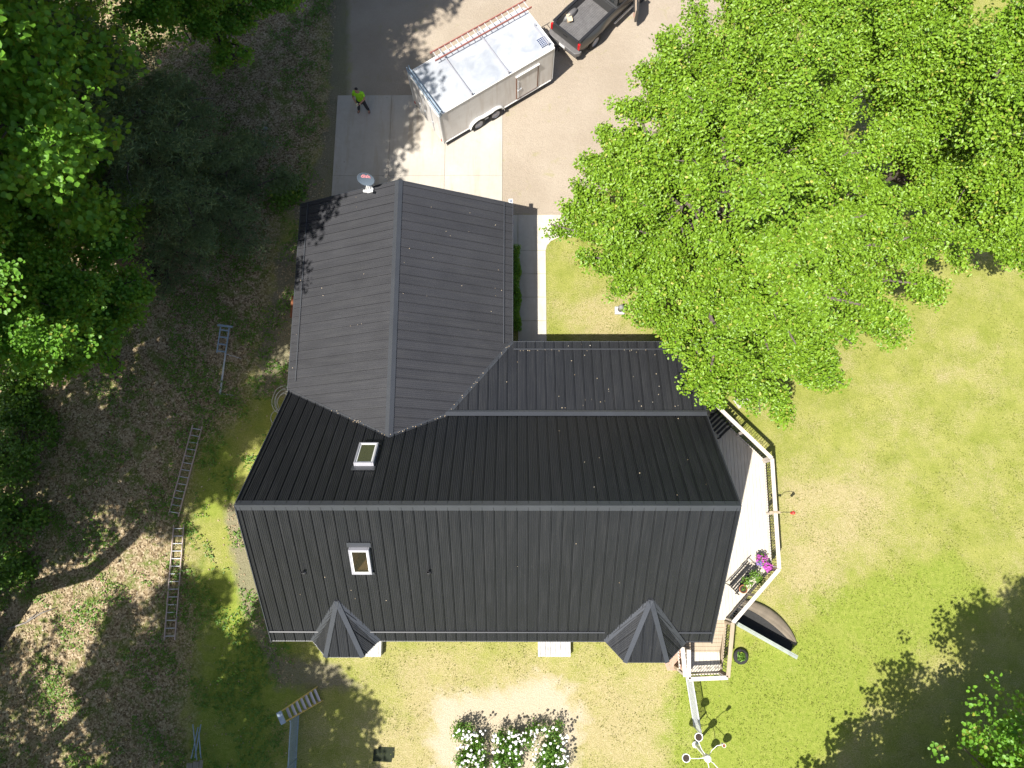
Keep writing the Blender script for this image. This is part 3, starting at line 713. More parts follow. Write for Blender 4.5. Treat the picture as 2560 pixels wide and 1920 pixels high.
def leafy(parent, c, r, h, n, size, mat, seed, name='leaves', aspect=.5, up=.6):
    g = np.random.default_rng(seed); d = g.normal(size=(n, 3)); d /= np.linalg.norm(d, axis=1)[:, None]; d[:, 2] = np.abs(d[:, 2])
    q = d * (g.random(n) ** .4)[:, None] * np.array([r, r, h]) + np.array(c)
    return link(name, leaf_mesh(name, q, d + g.normal(0, .5, (n, 3)) + np.array([0, 0, up]), size, g, aspect, .15), mat, parent)
def pot(name, label, cat, loc, r, h, mat, plant=None, group=None):
    t = thing(name, label, cat, loc, 0, group)
    m = MB(); m.lathe([(r * .7, 0), (r * .95, h * .85), (r * 1.08, h * .85), (r * 1.08, h), (r * .92, h), (r * .88, h * .85), (0, h * .85)], (0, 0, 0), 18); o = m.build('pot', mat, t, smooth=False)
    m = MB(); m.lathe([(r * .88, h * .85), (0, h * .87)], (0, 0, .004), 14); m.build('soil', 'mulch', o)
    return t
sz = DZ + .435
q = P(1852, 1474, sz); t = pot('terracotta_pot', 'round terracotta pot at the near end of the deck bench', 'flower pot', (q.x + .03, q.y + .03, sz), .15, .24, 'terracotta'); leafy(t, (0, 0, .22), .07, .1, 12, .07, 'weed', 3)
q = P(1868, 1455, sz + .2); t = pot('potted_plant', 'bushy green plant in a small brown pot in the middle of the deck bench', 'potted plant', (q.x, q.y, sz), .10, .18, 'rust'); leafy(t, (0, 0, .2), .26, .3, 150, .085, 'weed', 4, 'foliage')
q = P(1887, 1437, sz + .2); t = pot('potted_plant', 'trailing green plant in a dark pot at the far end of the deck bench', 'potted plant', (q.x, q.y, sz), .10, .18, 'black'); leafy(t, (0, 0, .2), .24, .3, 130, .08, 'weed', 6, 'foliage')
q = P(1901, 1452, DZ + .3); t = pot('potted_plant', 'low grassy plant squeezed between the deck bench and the railing', 'potted plant', (q.x, q.y, DZ), .10, .16, 'black'); leafy(t, (0, 0, .2), .24, .22, 120, .1, 'weed', 9, 'foliage', .3)
for (px, py), lab, sd, r in (((1906, 1399), 'large magenta petunia pot in the corner of the deck railing', 11, .25), ((1922, 1418), 'smaller magenta petunia pot behind the bench at the deck corner', 12, .20)):
    q = P(px, py, DZ + .45); t = pot('petunia_pot', lab, 'flower pot', (q.x, q.y, DZ), r * .6, .3, 'black', group='petunia pots on the deck')
    leafy(t, (0, 0, .28), r, r * .9, 110, .09, 'weed', sd, 'foliage'); leafy(t, (0, 0, .33), r * 1.0, r * .9, 90, .085, 'petal', sd + 20, 'flowers', 1.0, 1.2)
    if sd == 11: leafy(t, (-.08, -.14, .36), r * .5, r * .6, 40, .075, 'violet', sd + 30, 'violet_flowers', 1.0, 1.2)
q = P(1777, 1052, DZ)
t = thing('deck_chair', 'dark slatted chair in the shade at the north corner of the deck', 'chair', (q.x + .12, q.y - .25, DZ + .002), R(-47))
m = MB()
for i in range(6): m.bar((-.4 + i * .16, -.26, .42), (-.4 + i * .16, .26, .42), .1, .02)
m.build('seat', 'rubber', t); m = MB()
for i in range(6): m.bar((-.4 + i * .16, .27, .44), (-.4 + i * .16, .36, .85), .09, .02)
m.build('backrest', 'rubber', t)
for x in (-.44, .44):
    for y in (-.24, .26): m = MB(); m.bar((x, y, 0), (x, y, .41), .05, .05); m.build('leg', 'rubber', t)

# ================================================================== SMALL THINGS AROUND THE HOUSE
# hull and board under the deck corner
a, b = P(1845, 1558, .92), P(1995, 1642, .92); d = (b - a).to_2d().normalized(); nrm = Vector((-d.y, d.x)); ang = math.atan2(d.y, d.x); L = (b - a).to_2d().length
t = thing('boat', 'brown boat hull with a grey green side board on the lawn below the deck corner', 'boat', (a.x, a.y, 0), ang)
m = MB(); m.box((L / 2, 0, .46), (L, .09, .92)); m.box((L / 2, -.06, .91), (L, .1, .04)); m.build('side_board', 'greenboard', t, bevel=.01)
rows = []
for i in range(25):
    s = i / 24; x = -.55 + s * (L + .62); wv = max(.0, math.sin(math.pi * min(1, s * .93 + .05))) ** .62; r_ = []
    for j in range(15):
        v = j / 14; a_ = math.pi * v; st = .018 if j in (6, 9, 11) else 0
        r_.append((x, .36 + (1 - math.cos(a_)) * .41 * wv, .03 + (math.sin(a_) ** .7 if 0 < v < 1 else 0) * .22 * wv ** .7 + st * 1.3))
    rows.append(r_)
m = MB(); m.grid(rows); m.build('hull', 'hull', t, smooth=True)
m = MB(); m.grid([[(-.5 + s_ * (L + .45), .05, .3 - .1 * s_), (-.5 + s_ * (L + .45), .2 + .1 * math.sin(s_ * 3), .17), (-.5 + s_ * (L + .45), .36 + .34 * math.sin(math.pi * min(1, s_ * .8 + .2)), .27 * math.sin(math.pi * min(.93, s_ * .9 + .06)) ** .5 + .02)] for s_ in [i / 16 for i in range(17)]]); m.build('shadow_sheet', 'rubber', t, smooth=True)  # black sheet added to stand for the side board's shadow on the hull
# tyre planter
q = P(1850, 1640); t = thing('tyre_planter', 'black tyre planter with a green plant on the lawn by the landing', 'planter', (q.x, q.y, 0))
m = MB(); pr = [(.215 + .09 * math.cos(a), .10 + .09 * math.sin(a)) for a in [2 * math.pi * i / 12 for i in range(13)]]; m.lathe(pr, (0, 0, 0), 28); m.build('tyre', 'rubber', t, smooth=True)
m = MB(); m.lathe([(.2, .14), (0, .16)], (0, 0, 0), 16); m.build('soil', 'mulch', t); leafy(t, (0, 0, .15), .2, .18, 60, .11, 'weed', 21, 'plant')

def chain_fence(name, label, p, q, h, posts, nopost=()):
    p, q = Vector((*p[:2], 0)), Vector((*q[:2], 0)); d = q - p; L = d.length; d /= L; t = thing(name, label, 'fence', p, math.atan2(d.y, d.x))
    for i in range(posts + 1): m = MB(); m.tube([(L * i / posts, 0, 0), (L * i / posts, 0, h + .05)], .03, 8); m.build('post', 'alu_blue' if h < 1.2 else 'alu', t)
    for z in (h - .03, .08): m = MB(); m.tube([(0, 0, z), (L, 0, z)], .022, 6); m.build('rail', 'alu_blue' if h < 1.2 else 'alu', t)
    m = MB(); k = int(L / .06); n = int(h / .06)
    for i in range(-n, k):
        for s in (1, -1):
            x0, z0, x1, z1 = (i * .06, .1, (i + n) * .06, h - .04)
            if x0 < 0: z0 += -x0; x0 = 0
            if x1 > L: z1 -= x1 - L; x1 = L
            if x1 - x0 < .05: continue
            if s < 0: x0, x1 = L - x0, L - x1
            m.bar((x0, 0, z0), (x1, 0, z1), .005, .005)
    m.build('mesh', 'alu_blue' if h < 1.2 else 'alu', t); return t
q0 = P(1722, 1700); q1 = P(1733, 1816); chain_fence('chain_link_fence', 'short galvanised chain link fence running south from the deck landing', (6.62, -5.08), (q1.x + .02, q1.y), 1.22, 1)
q0 = P(748, 1785); chain_fence('chain_link_fence', 'shaded blue grey chain link fence below the yellow stepladder', (q0.x, q0.y), (q0.x + .02, q0.y - 3.2), 1.1, 2)

# pot tree: white pole with curved arms
q = P(1737, 1860); pole = thing('plant_pole', 'white garden pole with five curved arms holding pots on the south lawn', 'garden pole', (q.x, q.y, 0))
m = MB(); m.lathe([(.11, 0), (.12, .10), (.06, .16), (.05, 1.55), (.11, 1.62), (.13, 1.85), (.12, 1.95), (.05, 2.0), (0, 2.02)], (0, 0, 0), 16); m.build('pole', 'white', pole, smooth=False)
for i, (a, rr, kind) in enumerate(((R(112), .78, 0), (R(178), .78, 0), (R(40), .74, 1), (R(-48), .74, 0), (R(-88), .75, 0))):
    e = Vector((math.cos(a), math.sin(a), 0)); s = Vector((-e.y, e.x, 0)); m = MB()
    m.tube([e * .1 + Vector((0, 0, 1.8)), e * .3 * 1 + s * .05 + Vector((0, 0, 1.74)), e * rr * .75 + s * .05 + Vector((0, 0, 1.76)), e * rr * .98 + Vector((0, 0, 1.9))], .013, 6); o = m.build('arm', 'white', pole)
    c = e * rr + Vector((0, 0, 1.72 if kind == 0 else 1.85)); m = MB(); r = .15 if kind == 0 else .07
    m.lathe([(r * .7, -.02), (r, .2), (r, .23), (r * .84, .23), (r * .8, .19), (0, .19)], c, 18); pb = m.build('pot', 'white', o)
    m = MB(); m.lathe([(r * .8, .2), (0, .21)], c, 14); m.build('soil', 'mulch' if kind == 0 else 'rust', pb)

# white stoops on the south wall
def stoop(px, label, w_, d_):
    a = P(px[0], px[1], .35); t = thing('stoop', label, 'step', (a.x, a.y, 0), 0, 'white board stoops on the south wall'); m = MB(); n = round(w_ / .1)
    for i in range(n): m.box((w_ * (i + .5) / n, d_ / 2, .335), (w_ / n - .014, d_ + .01 * math.sin(i * 5.1), .03))
    m.build('tread', 'whitewood', t); m = MB()
    for x in (.03, w_ - .03): m.box((x, d_ / 2, .16), (.05, d_ - .06, .319))
    m.box((w_ / 2, .03, .16), (w_ - .12, .05, .319)); m.build('frame', 'whitewood', t)
stoop((1345, 1642), 'white board stoop under the eave in the middle of the south wall', 1.28, .95)
stoop((868, 1642), 'white board stoop tucked beside the left bay of the south wall', 1.32, .95)

# satellite dish on the garage roof
q = hit(zW, 926, 476); dish = thing('satellite_dish', 'grey satellite dish with pink lettering on the garage roof edge', 'satellite dish', q)
m = MB(); m.box((0, 0, .03), (.26, .2, .03), Matrix.Rotation(-math.atan(MG), 3, 'Y')); m.tube([(0, 0, 0), (0, .06, .30), (0, .12, .62)], .035, 8); m.tube([(-.13, .03, .02), (0, .06, .4)], .02, 6); m.tube([(.13, .03, .06), (0, .06, .4)], .02, 6); m.build('mast', 'white', dish)
n = Vector((-.1, -.90, .40)).normalized(); rot = n.to_track_quat('Z', 'Y').to_matrix(); c = Vector((.0, .06, .84))
m = MB(); m.lathe([(0, 0), (.12, .006), (.24, .028), (.32, .055), (.335, .062), (.325, .048), (.2, .008), (0, -.014)], c, 32, rot @ Matrix.Diagonal((1.02, .92, 1))); m.build('reflector', 'dishgrey', dish, smooth=True)
m = MB(); m.tube([c + rot @ Vector((0, -.3, .02)), c + rot @ Vector((0, -.36, .30))], .018, 6); m.box(c + rot @ Vector((0, -.34, .33)), (.16, .07, .08), rot); m.build('feed_arm', 'white', dish, bevel=.01)
tc = bpy.data.curves.new('lettering', 'FONT'); tc.body = 'dish'; tc.size = .23; tc.align_x = 'CENTER'; tc.extrude = .002; tc.offset = .003
to = bpy.data.objects.new('lettering', tc); COL.objects.link(to); dg = bpy.context.evaluated_depsgraph_get(); tm = bpy.data.meshes.new_from_object(to.evaluated_get(dg)); bpy.data.objects.remove(to)
vs = [v.co.copy() for v in tm.vertices]
for v in tm.vertices:
    x, y = v.co.x, v.co.y + .04; v.co = c + rot @ Vector((x, y, .008 + .45 * (x * x + y * y) + v.co.z))
tm.materials.clear(); link('lettering', tm, 'pinkred', dish)
q = P(1277, 503, 2.2); t = thing('security_light', 'small white solar light with a dark panel at the garage corner', 'light', (q.x, q.y, 2.2))
m = MB(); m.box((0, 0, 0), (.18, .2, .05)); m.bar((0, -.08, -.02), (-.1, -.45, -.08), .04, .04); m.build('housing', 'white', t, bevel=.012); m = MB(); m.box((0, 0, .029), (.10, .11, .006)); m.build('solar_cell', 'panel', t)
# hose, chest, hedge, painted shadow patch, stones
q = P(708, 1008); m = MB(); g = random.Random(4)
for k in range(5): r = .42 + .05 * k; m.tube([(r * .8 * math.cos(a) + g.uniform(-.02, .02) + .1 * (k % 2), r * math.sin(a) + .03 * k, .03 + .02 * k) for a in [j * math.pi / 10 for j in range(21)]], .014, 6, False)
m.tube([(-.2 + .33 * math.cos(a), -.62 + .33 * math.sin(a), .025) for a in [j * math.pi / 9 for j in range(17)]], .014, 6); m.tube([(.25, .3, .05), (.2, .7, .03), (.28, 1.3, .03)], .014, 6)
o = m.build('garden_hose', 'hose', None, smooth=True); o.location = (q.x + .05, q.y, 0); tag(o, 'pale garden hose coiled on the ground at the west house corner', 'hose')
q = P(728, 767, .5); t = thing('wooden_chest', 'orange brown wooden chest against the west garage wall', 'chest', (q.x + .32, q.y, 0))
m = MB(); m.box((0, 0, .24), (.62, .95, .48)); m.build('body', 'rust', t, bevel=.01); m = MB(); m.box((0, 0, .505), (.68, 1.0, .045)); m.build('lid', 'rust', t, bevel=.01)
g = np.random.default_rng(8); n = 5200; hx = np.stack([g.uniform(-.42, .16, n), g.uniform(8.9, 12.75, n), np.zeros(n)], 1); top = .55 + .1 * np.sin(hx[:, 1] * 4.1) - 1.2 * np.abs(hx[:, 0] + .13) ** 2.2
hx[:, 2] = top * (1 - g.random(n) ** 2.2 * .8); hx[:, 0] += .05 * np.sin(hx[:, 1] * 5)
o = link('hedge', leaf_mesh('hedge', hx, g.normal(0, .6, (n, 3)) + np.array([0, 0, .8]), .075, g), 'forest'); tag(o, 'low dark hedge between the garage wall and the concrete walk', 'hedge')
q = P(960, 1884); m = MB(); m.prism([(-.42, -.26), (.30, -.30), (.32, -.16), (.40, -.14), (.40, .22), (-.22, .24), (-.24, .17), (-.40, .15)], .004, .02); o = m.build('mat', 'mat'); o.location = (q.x, q.y, 0); tag(o, 'dark green mat lying in dappled shade left of the flower bushes', 'mat')  # thin dark sheet built in place of a cast shadow, no real mat
def stone(px, py, r, label, seed, mat='stone'):
    q = P(px, py); bm = bmesh.new(); bmesh.ops.create_icosphere(bm, subdivisions=2, radius=r); g = random.Random(seed); a, b_ = g.uniform(.75, 1.25), g.uniform(.7, 1.1)
    for v in bm.verts: v.co = Vector((v.co.x * a, v.co.y * b_, v.co.z * .55 + r * .3)) * g.uniform(.9, 1.1)
    me = bpy.data.meshes.new('stone'); bm.to_mesh(me); bm.free(); o = link('stone', me, mat, smooth=True); o.location = (q.x, q.y, 0); o.rotation_euler.z = g.uniform(0, 3); tag(o, label, 'stone', 'stones in the leaf litter')
stone(664, 323, .13, 'pale stone in the leaf litter, northernmost of the four by the driveway', 1); stone(657, 363, .17, 'largest pale stone in the leaf litter left of the driveway', 2)
stone(686, 367, .09, 'small grey stone right of the largest stone in the leaf litter', 3); stone(604, 455, .08, 'small stone at the edge of the dark conifer branches', 4)
q = P(1548, 778); t = thing('garden_ornament', 'small pale garden ornament half hidden under the maple edge', 'ornament', (q.x, q.y, 0)); m = MB(); m.box((0, 0, .08), (.42, .34, .16)); m.build('base', 'whitewood', t, bevel=.02)
m = MB(); m.lathe([(.12, .16), (.08, .3), (.13, .42), (.1, .55), (0, .6)], (.03, .03, 0), 14); m.build('figure', 'stone', t, smooth=True)

# ladders ------------------------------------------------------------------------------------
def flat_ladder(name, label, p0, p1, wd, nr, mat, z=.09, group=None, z1=None, rung='alu', deep=.08, ext=0):
    p0, p1 = Vector((*Vector(p0)[:2], z)), Vector((*Vector(p1)[:2], z if z1 is None else z1)); d = p1 - p0; L = d.length
    t = thing(name, label, 'ladder', p0, math.atan2(d.y, d.x), group); pt = math.asin(d.z / L); u = Vector((math.cos(pt), 0, math.sin(pt))); up = Vector((-math.sin(pt), 0, math.cos(pt)))
    for s in (-1, 1): m = MB(); m.bar(u * 0 + Vector((0, s * wd / 2, 0)), u * L + Vector((0, s * wd / 2, 0)), .03, deep, up); m.build('rail', mat, t)
    for i in range(nr): a = L * (i + .5) / nr; m = MB(); m.tube([u * a + Vector((0, -wd / 2 + .016, 0)), u * a + Vector((0, wd / 2 - .016, 0))], .017, 6); m.build('rung', rung, t)
    return t
mid = lambda a, b: (Vector(a) + Vector(b)) / 2
flat_ladder('ladder', 'faded pink ladder section on the shaded grass, upper of the two left of the house', mid(P(482, 1062, .09), P(506, 1066, .09)), mid(P(421, 1290, .09), P(447, 1290, .09)), .41, 13, 'pinkrail', group='ladder sections lying left of the house')
flat_ladder('ladder', 'pale railed ladder section lying half in sun, lower of the two left of the house', mid(P(434, 1312, .09), P(461, 1312, .09)), mid(P(410, 1602, .09), P(438, 1598, .09)), .42, 15, 'pinkrail', group='ladder sections lying left of the house')
# stepladder leaning out from the fence
ta, tb = P(705, 1793, 1.75), P(800, 1734, .05); d = ta - tb
t = thing('stepladder', 'yellow stepladder with broad pale treads leaning at the shaded fence end', 'ladder', (tb.x, tb.y, .0), math.atan2(d.y, d.x))
L = d.to_2d().length; u = Vector((L, 0, 1.70)).normalized(); SL = Vector((L, 0, 1.70)).length; up = Vector((-u.z, 0, u.x))
for s in (-1, 1): m = MB(); m.bar((0, s * .28, .05), Vector((0, s * .20, .05)) + u * SL, .035, .075, up); m.build('rail', 'yellow_fibre', t)
for i in range(7): a = SL * (.08 + .125 * i); wv = .28 - .08 * a / SL; m = MB(); m.box(Vector((0, 0, .05)) + u * a, (.10, 2 * wv - .04, .03)); m.build('tread', 'lightgrey', t)
m = MB(); m.box(Vector((0, 0, .07)) + u * (SL + .03), (.20, .46, .06)); m.build('top_cap', 'alu_blue', t, bevel=.012)
for s in (-1, 1): m = MB(); m.bar(Vector((.06, s * .22, .0)), Vector((-.02, s * .19, -.02)) + u * (SL * .97), .025, .04, up); m.build('rear_rail', 'yellow_fibre', t)
# aluminium platform ladder lying on the grass
a, b, e = mid(P(542, 815, .45), P(583, 821, .45)), mid(P(541, 884, .25), P(565, 882, .25)), P(551, 985, .05)
d = (b - a).to_2d(); t = thing('platform_ladder', 'pale aluminium platform ladder lying on its side on the shaded grass', 'ladder', (a.x, a.y, 0), math.atan2(d.y, d.x)); L = d.length
for s in (-1, 1): m = MB(); m.bar((0, s * .19, .45), (L, s * .19, .25), .05, .035); m.build('rail', 'alu_blue', t)
for i in range(4): m = MB(); x = L * (.12 + .27 * i); m.bar((x, -.17, .45 - .2 * x / L), (x, .17, .45 - .2 * x / L), .06, .03); m.build('rung', 'alu_blue', t)
m = MB(); m.bar((-.05, -.33, .47), (-.05, .33, .47), .08, .04); m.build('top_bar', 'alu_blue', t)
m = MB(); im = pmat(t).inverted(); ee = im @ e; m.bar((L - .1, .19, .24), ee, .035, .03); m.bar((L - .1, .14, .2), ee + Vector((0, -.05, -.02)), .025, .03)
m.bar((L, .19, .2), (L + .08, .82, .04), .015, .015); m.bar(ee, ee + Vector((-.02, .55, -.02)), .015, .015); m.build('rear_frame', 'alu', t)
# trestle with plank
t = thing('trestle', 'blue grey tubular trestle with a plank at the lower left frame edge', 'trestle', P(490, 1860))
im = pmat(t).inverted(); PT = lambda x, y, z: im @ P(x, y, z)
for q0, q1 in (((482, 1811, .5), (492, 1900, .9)), ((502, 1811, .5), (487, 1895, .9)), ((495, 1818, .1), (478, 1896, .1)), ((497, 1830, .3), (502, 1896, .1))): m = MB(); m.tube([PT(*q0), PT(*q1)], .022, 7); m.build('leg', 'alu_blue', t)
for x, y in ((474, 1915), (490, 1911), (503, 1907)): m = MB(); c = PT(x, y, .92); m.box(c + Vector((0, -.35, 0)), (.22 if x < 500 else .12, .9, .05)); m.build('plank', 'plank', t)

# flower bushes -------------------------------------------------------------------------------
bl = bpy.data.meshes.new('blossom'); bm = bmesh.new(); bmesh.ops.create_icosphere(bm, subdivisions=1, radius=.042)
for v in bm.verts: v.co.z = v.co.z * .6; v.co *= 1 + .15 * math.sin(9 * v.co.x * 40)
bm.to_mesh(bl); bm.free(); bl.materials.append(M['blossom'])
g = np.random.default_rng(31)
for lab, boxes, nb in (('white flowering bush row, leftmost of the three flower rows', [(-2.36, -1.22, -10.3, -6.85)], 98), ('white flowering bush row in the middle, with a bare green foot', [(-.86, .16, -10.3, -6.95)], 72), ('white flowering bush row, rightmost and widest of the three flower rows', [(.64, 1.88, -10.3, -6.75), (.22, .66, -7.5, -6.95)], 98)):
    x0, x1, y0, y1 = boxes[0]; cx, cy = (x0 + x1) / 2, (y0 + y1) / 2; t = thing('flower_bush', lab, 'flowering bush', (cx, cy, 0), 0, 'white flower rows'); ps = []; ns = []
    for (a0, a1, c0, c1) in boxes:
        n = int(5200 * (a1 - a0) * (c1 - c0) / 3.4); nc = max(6, int((a1 - a0) * (c1 - c0) / .09)); cc = np.stack([g.uniform(a0 + .08, a1 - .08, nc), g.uniform(c0, c1 - .05, nc), g.uniform(.4, .85, nc)], 1)
        k = g.integers(0, nc, n); q = cc[k] * np.array([1, 1, 0]) + np.stack([g.normal(0, .11, n), g.normal(0, .11, n), cc[k][:, 2] * g.random(n) ** .6], 1); ps.append(q); ns.append(g.normal(0, .8, (n, 3)) + np.array([0, 0, .6]))
    q = np.concatenate(ps) - np.array([cx, cy, 0]); link('foliage', leaf_mesh('foliage', q, np.concatenate(ns), .105, g, .38), 'peony', t)
    n = 0; st = MB()
    while n < nb:
        bx = boxes[0] if len(boxes) == 1 or g.random() < .88 else boxes[1]; y = bx[3] - (bx[3] - max(bx[2], -8.6)) * g.random(); x = g.uniform(bx[0] - .05, bx[1] + .05)
        if lab.find('middle') > 0 and y < -7.7 and g.random() < .7: continue
        z = g.uniform(.8, 1.12); b_ = bpy.data.objects.new('blossom', bl); COL.objects.link(b_); b_.parent = t; b_.location = (x - cx, y - cy, z); b_.rotation_euler = (g.normal(0, .4), g.normal(0, .4), g.uniform(0, 6)); s = g.uniform(.75, 1.5); b_.scale = (s, s, s); n += 1
        st.tube([(x - cx + g.normal(0, .05), y - cy + g.normal(0, .05), .4), (x - cx, y - cy, z)], .005, 3, False)
    for _ in range(10): pass
    st.build('stem', 'weed', t)

# ================================================================== TRAILER
def wheel(parent, c, r, wd, ax=(0, 1, 0), name='wheel', rim='lightgrey'):
    rot = Vector(ax).to_track_quat('Z', 'Y').to_matrix(); h = wd / 2
    m = MB(); m.lathe([(r * .62, -h), (r * .93, -h), (r, -h * .6), (r, h * .6), (r * .93, h), (r * .62, h), (r * .6, h * .5), (r * .6, -h * .5), (r * .62, -h)], c, 28, rot); o = m.build(name, 'rubber', parent, smooth=False)
    m = MB(); m.lathe([(r * .62, -h * .7), (r * .62, h * .8), (r * .52, h * .55), (r * .3, h * .4), (r * .2, h * .75), (0, h * .8)], c, 24, rot); m.build('rim', rim, o); return o
TH = R(33.5); TRL, TRW, TZ0, TZ1 = 6.06, 1.26, .36, 2.53
tr = thing('cargo_trailer', 'white enclosed cargo trailer hitched behind the dark pickup on the driveway', 'trailer', (-4.04, 18.86, 0), TH); im = pmat(tr).inverted()
k = NT('trailer_skin'); f = k.noise(1.3, 5, .65, dist=.8); g_ = k.noise(7, 4, .7)
col = k.mix(k.rng(f, .35, .7), (.60, .575, .55), (.69, .67, .645)); mp = k.n('Mapping'); k.t.links.new(k.tc.outputs['Object'], mp.inputs[0]); mp.inputs['Scale'].default_value = (4, 4, .4)
ty = k.n('TexNoise'); k.t.links.new(mp.outputs[0], ty.inputs['Vector']); ty.inputs['Scale'].default_value = 1.5; ty.inputs['Detail'].default_value = 6
col = k.mix(k.rng(ty.outputs[0], .48, .7, 0, .45), col, (.46, .40, .34)); col = k.mix(k.rng(g_, .6, .8, 0, .3), col, (.42, .37, .32)); M['trskin'] = k.fin(col, .38, 0, .4)
k = NT('trailer_roof'); f = k.noise(.9, 5, .65, dist=1.2); col = k.mix(k.rng(f, .3, .7), (.36, .39, .44), (.55, .565, .585)); col = k.mix(k.rng(k.noise(3.5, 5, .7), .5, .75, 0, .4), col, (.36, .37, .39)); M['trroof'] = k.fin(col, k.rng(f, .3, .7, .3, .5), .25, .5)
rc = .14; pl = [(0, -TRW), (TRL - rc, -TRW), (TRL - .04, -TRW + .04), (TRL, -TRW + rc), (TRL, TRW - rc), (TRL - .04, TRW - .04), (TRL - rc, TRW), (0, TRW)]
m = MB(); m.prism(pl, TZ0, TZ1 - .02); m.build('body', 'trskin', tr)
m = MB(); rows = []
for i in range(33):
    x = .03 + (TRL - .06) * i / 32; bow = .012 if i % 4 == 0 else 0
    rows.append([(x, -TRW + .03 + (2 * TRW - .06) * j / 12, TZ1 - .012 + .035 * math.sin(math.pi * j / 12) + (bow if 0 < j < 12 else 0) + .004 * math.sin(i * 2.3 + j)) for j in range(13)])
m.grid(rows); m.build('roof', 'trroof', tr, smooth=True)
m = MB()
for a, b in (((0, -TRW - .006, TZ1), (TRL - rc, -TRW - .006, TZ1)), ((0, TRW + .006, TZ1), (TRL - rc, TRW + .006, TZ1)), ((-.006, -TRW, TZ1), (-.006, TRW, TZ1)), ((TRL + .004, -TRW + rc, TZ1), (TRL + .004, TRW - rc, TZ1)), ((0, -TRW - .006, TZ0 + .03), (TRL - rc, -TRW - .006, TZ0 + .03))): m.bar(a, b, .035, .06)
for x, y in ((0, -TRW), (0, TRW), (TRL - .05, -TRW + .045), (TRL - .05, TRW - .045)): m.bar((x, y, TZ0), (x, y, TZ1), .06, .06)
m.build('corner_trim', 'white', tr, bevel=.012)
# side door
dx0, dx1, dz0, dz1 = 4.02, 5.12, .52, 2.06; yo = -TRW - .016
m = MB(); m.box(((dx0 + dx1) / 2, yo + .004, (dz0 + dz1) / 2), (dx1 - dx0, .03, dz1 - dz0)); dr = m.build('side_door', 'trskin', tr, bevel=.008)
m = MB(); m.box(((dx0 + dx1) / 2, yo - .02, dz1 + .06), (dx1 - dx0 + .14, .07, .05)); m.build('drip_cap', 'white', dr)
m = MB()
for a, b in (((dx0 - .03, dz0), (dx0 - .03, dz1)), ((dx1 + .03, dz0), (dx1 + .03, dz1)), ((dx0, dz0 - .02), (dx1, dz0 - .02))): m.bar((a[0], yo, a[1]), (b[0], yo, b[1]), .02, .03)
m.build('door_frame', 'rust', dr)
m = MB(); m.bar((dx0 + .06, yo - .03, dz0 + .1), (dx0 + .06, yo - .03, dz1 - .3), .02, .02); m.box((dx0 + .14, yo - .025, 1.12), (.18, .03, .09)); m.box((dx0 + .05, yo - .03, dz0 + .55), (.07, .04, .12)); m.build('latch', 'alu', dr)
for sx in (1.87, 2.80):
    for sy in (-1, 1): wheel(tr, (sx, sy * (TRW - .02), .36), .36, .22, (0, sy, 0))
for sy in (-1, 1):                                             # double fender arch
    rows = []
    for cx, a0, a1 in ((1.87, 180, 62), (2.80, 118, 0)):
        for i in range(9): a = R(a0 + (a1 - a0) * i / 8); rows.append([(cx + .47 * math.cos(a), sy * (TRW - .02), .36 + .47 * math.sin(a)), (cx + .47 * math.cos(a), sy * (TRW + .11), .36 + .47 * math.sin(a)), (cx + .45 * math.cos(a), sy * (TRW + .12), .35 + .43 * math.sin(a))])
    m = MB(); m.grid(rows); m.build('fender', 'white', tr, solid=.012)
    rows = [[(1.87 + .47 * math.cos(R(a)), sy * (TRW + .008), .36 + .46 * math.sin(R(a))), (1.87 + .47 * math.cos(R(a)), sy * (TRW + .008), .3)] for a in range(180, 55, -10)] + [[(2.8 + .47 * math.cos(R(a)), sy * (TRW + .008), .36 + .46 * math.sin(R(a))), (2.8 + .47 * math.cos(R(a)), sy * (TRW + .008), .3)] for a in range(120, -1, -10)]
    m = MB(); m.grid(rows); m.build('wheel_well', 'black', tr)
# rear doors, bars, lights
for y0_, y1_ in ((-TRW + .06, -.01), (.01, TRW - .06)): m = MB(); m.box((-.012, (y0_ + y1_) / 2, 1.44), (.03, y1_ - y0_, 1.98)); m.build('rear_door', 'trskin', tr, bevel=.006)
m = MB()
for y in (-.55, .1, .55): m.tube([(-.05, y, .5), (-.05, y, 2.4)], .016, 6); m.box((-.05, y, 1.2), (.04, .1, .14))
m.build('lock_bar', 'alu', tr)
for y in (-TRW + .1, TRW - .1): m = MB(); m.box((-.035, y, .55), (.03, .08, .14)); m.build('tail_light', 'redlight', tr, bevel=.01)
# roof bars
for x, y0_, y1_, z in ((.12, -1.3, 1.3, TZ1 + .20), (.02, -1.32, 1.32, TZ1 + .14), (1.72, -1.22, 1.3, TZ1 + .10), (3.62, -1.22, 1.3, TZ1 + .10), (5.86, -1.0, .1, TZ1 + .09)):
    m = MB(); m.bar((x, y0_, z), (x, y1_, z), .045, .045)
    for y in (y0_, y1_): m.bar((x, y, TZ1 - .03), (x, y, z + .16), .04, .04, (1, 0, 0))
    m.build('roof_bar', 'alu_blue' if x < 1 else 'lightgrey', tr)
q = im @ P(1357, 104, TZ1 + .06); m = MB(); m.box((q.x, q.y, TZ1 + .055), (.40, .46, .03)); m.build('solar_panel', 'panel', tr, bevel=.004)
m = MB()
for y in (-.5, .5): m.bar((TRL, y, .42), (TRL + 1.1, 0, .45), .06, .1)
m.tube([(TRL + .9, 0, .1), (TRL + .9, 0, .85)], .035, 8); m.box((TRL + 1.2, 0, .5), (.3, .09, .1)); m.build('tongue', 'black', tr)
m = MB(); m.box((TRL + .2, 0, .62), (.3, .55, .3)); m.build('battery_box', 'white', tr, bevel=.015)
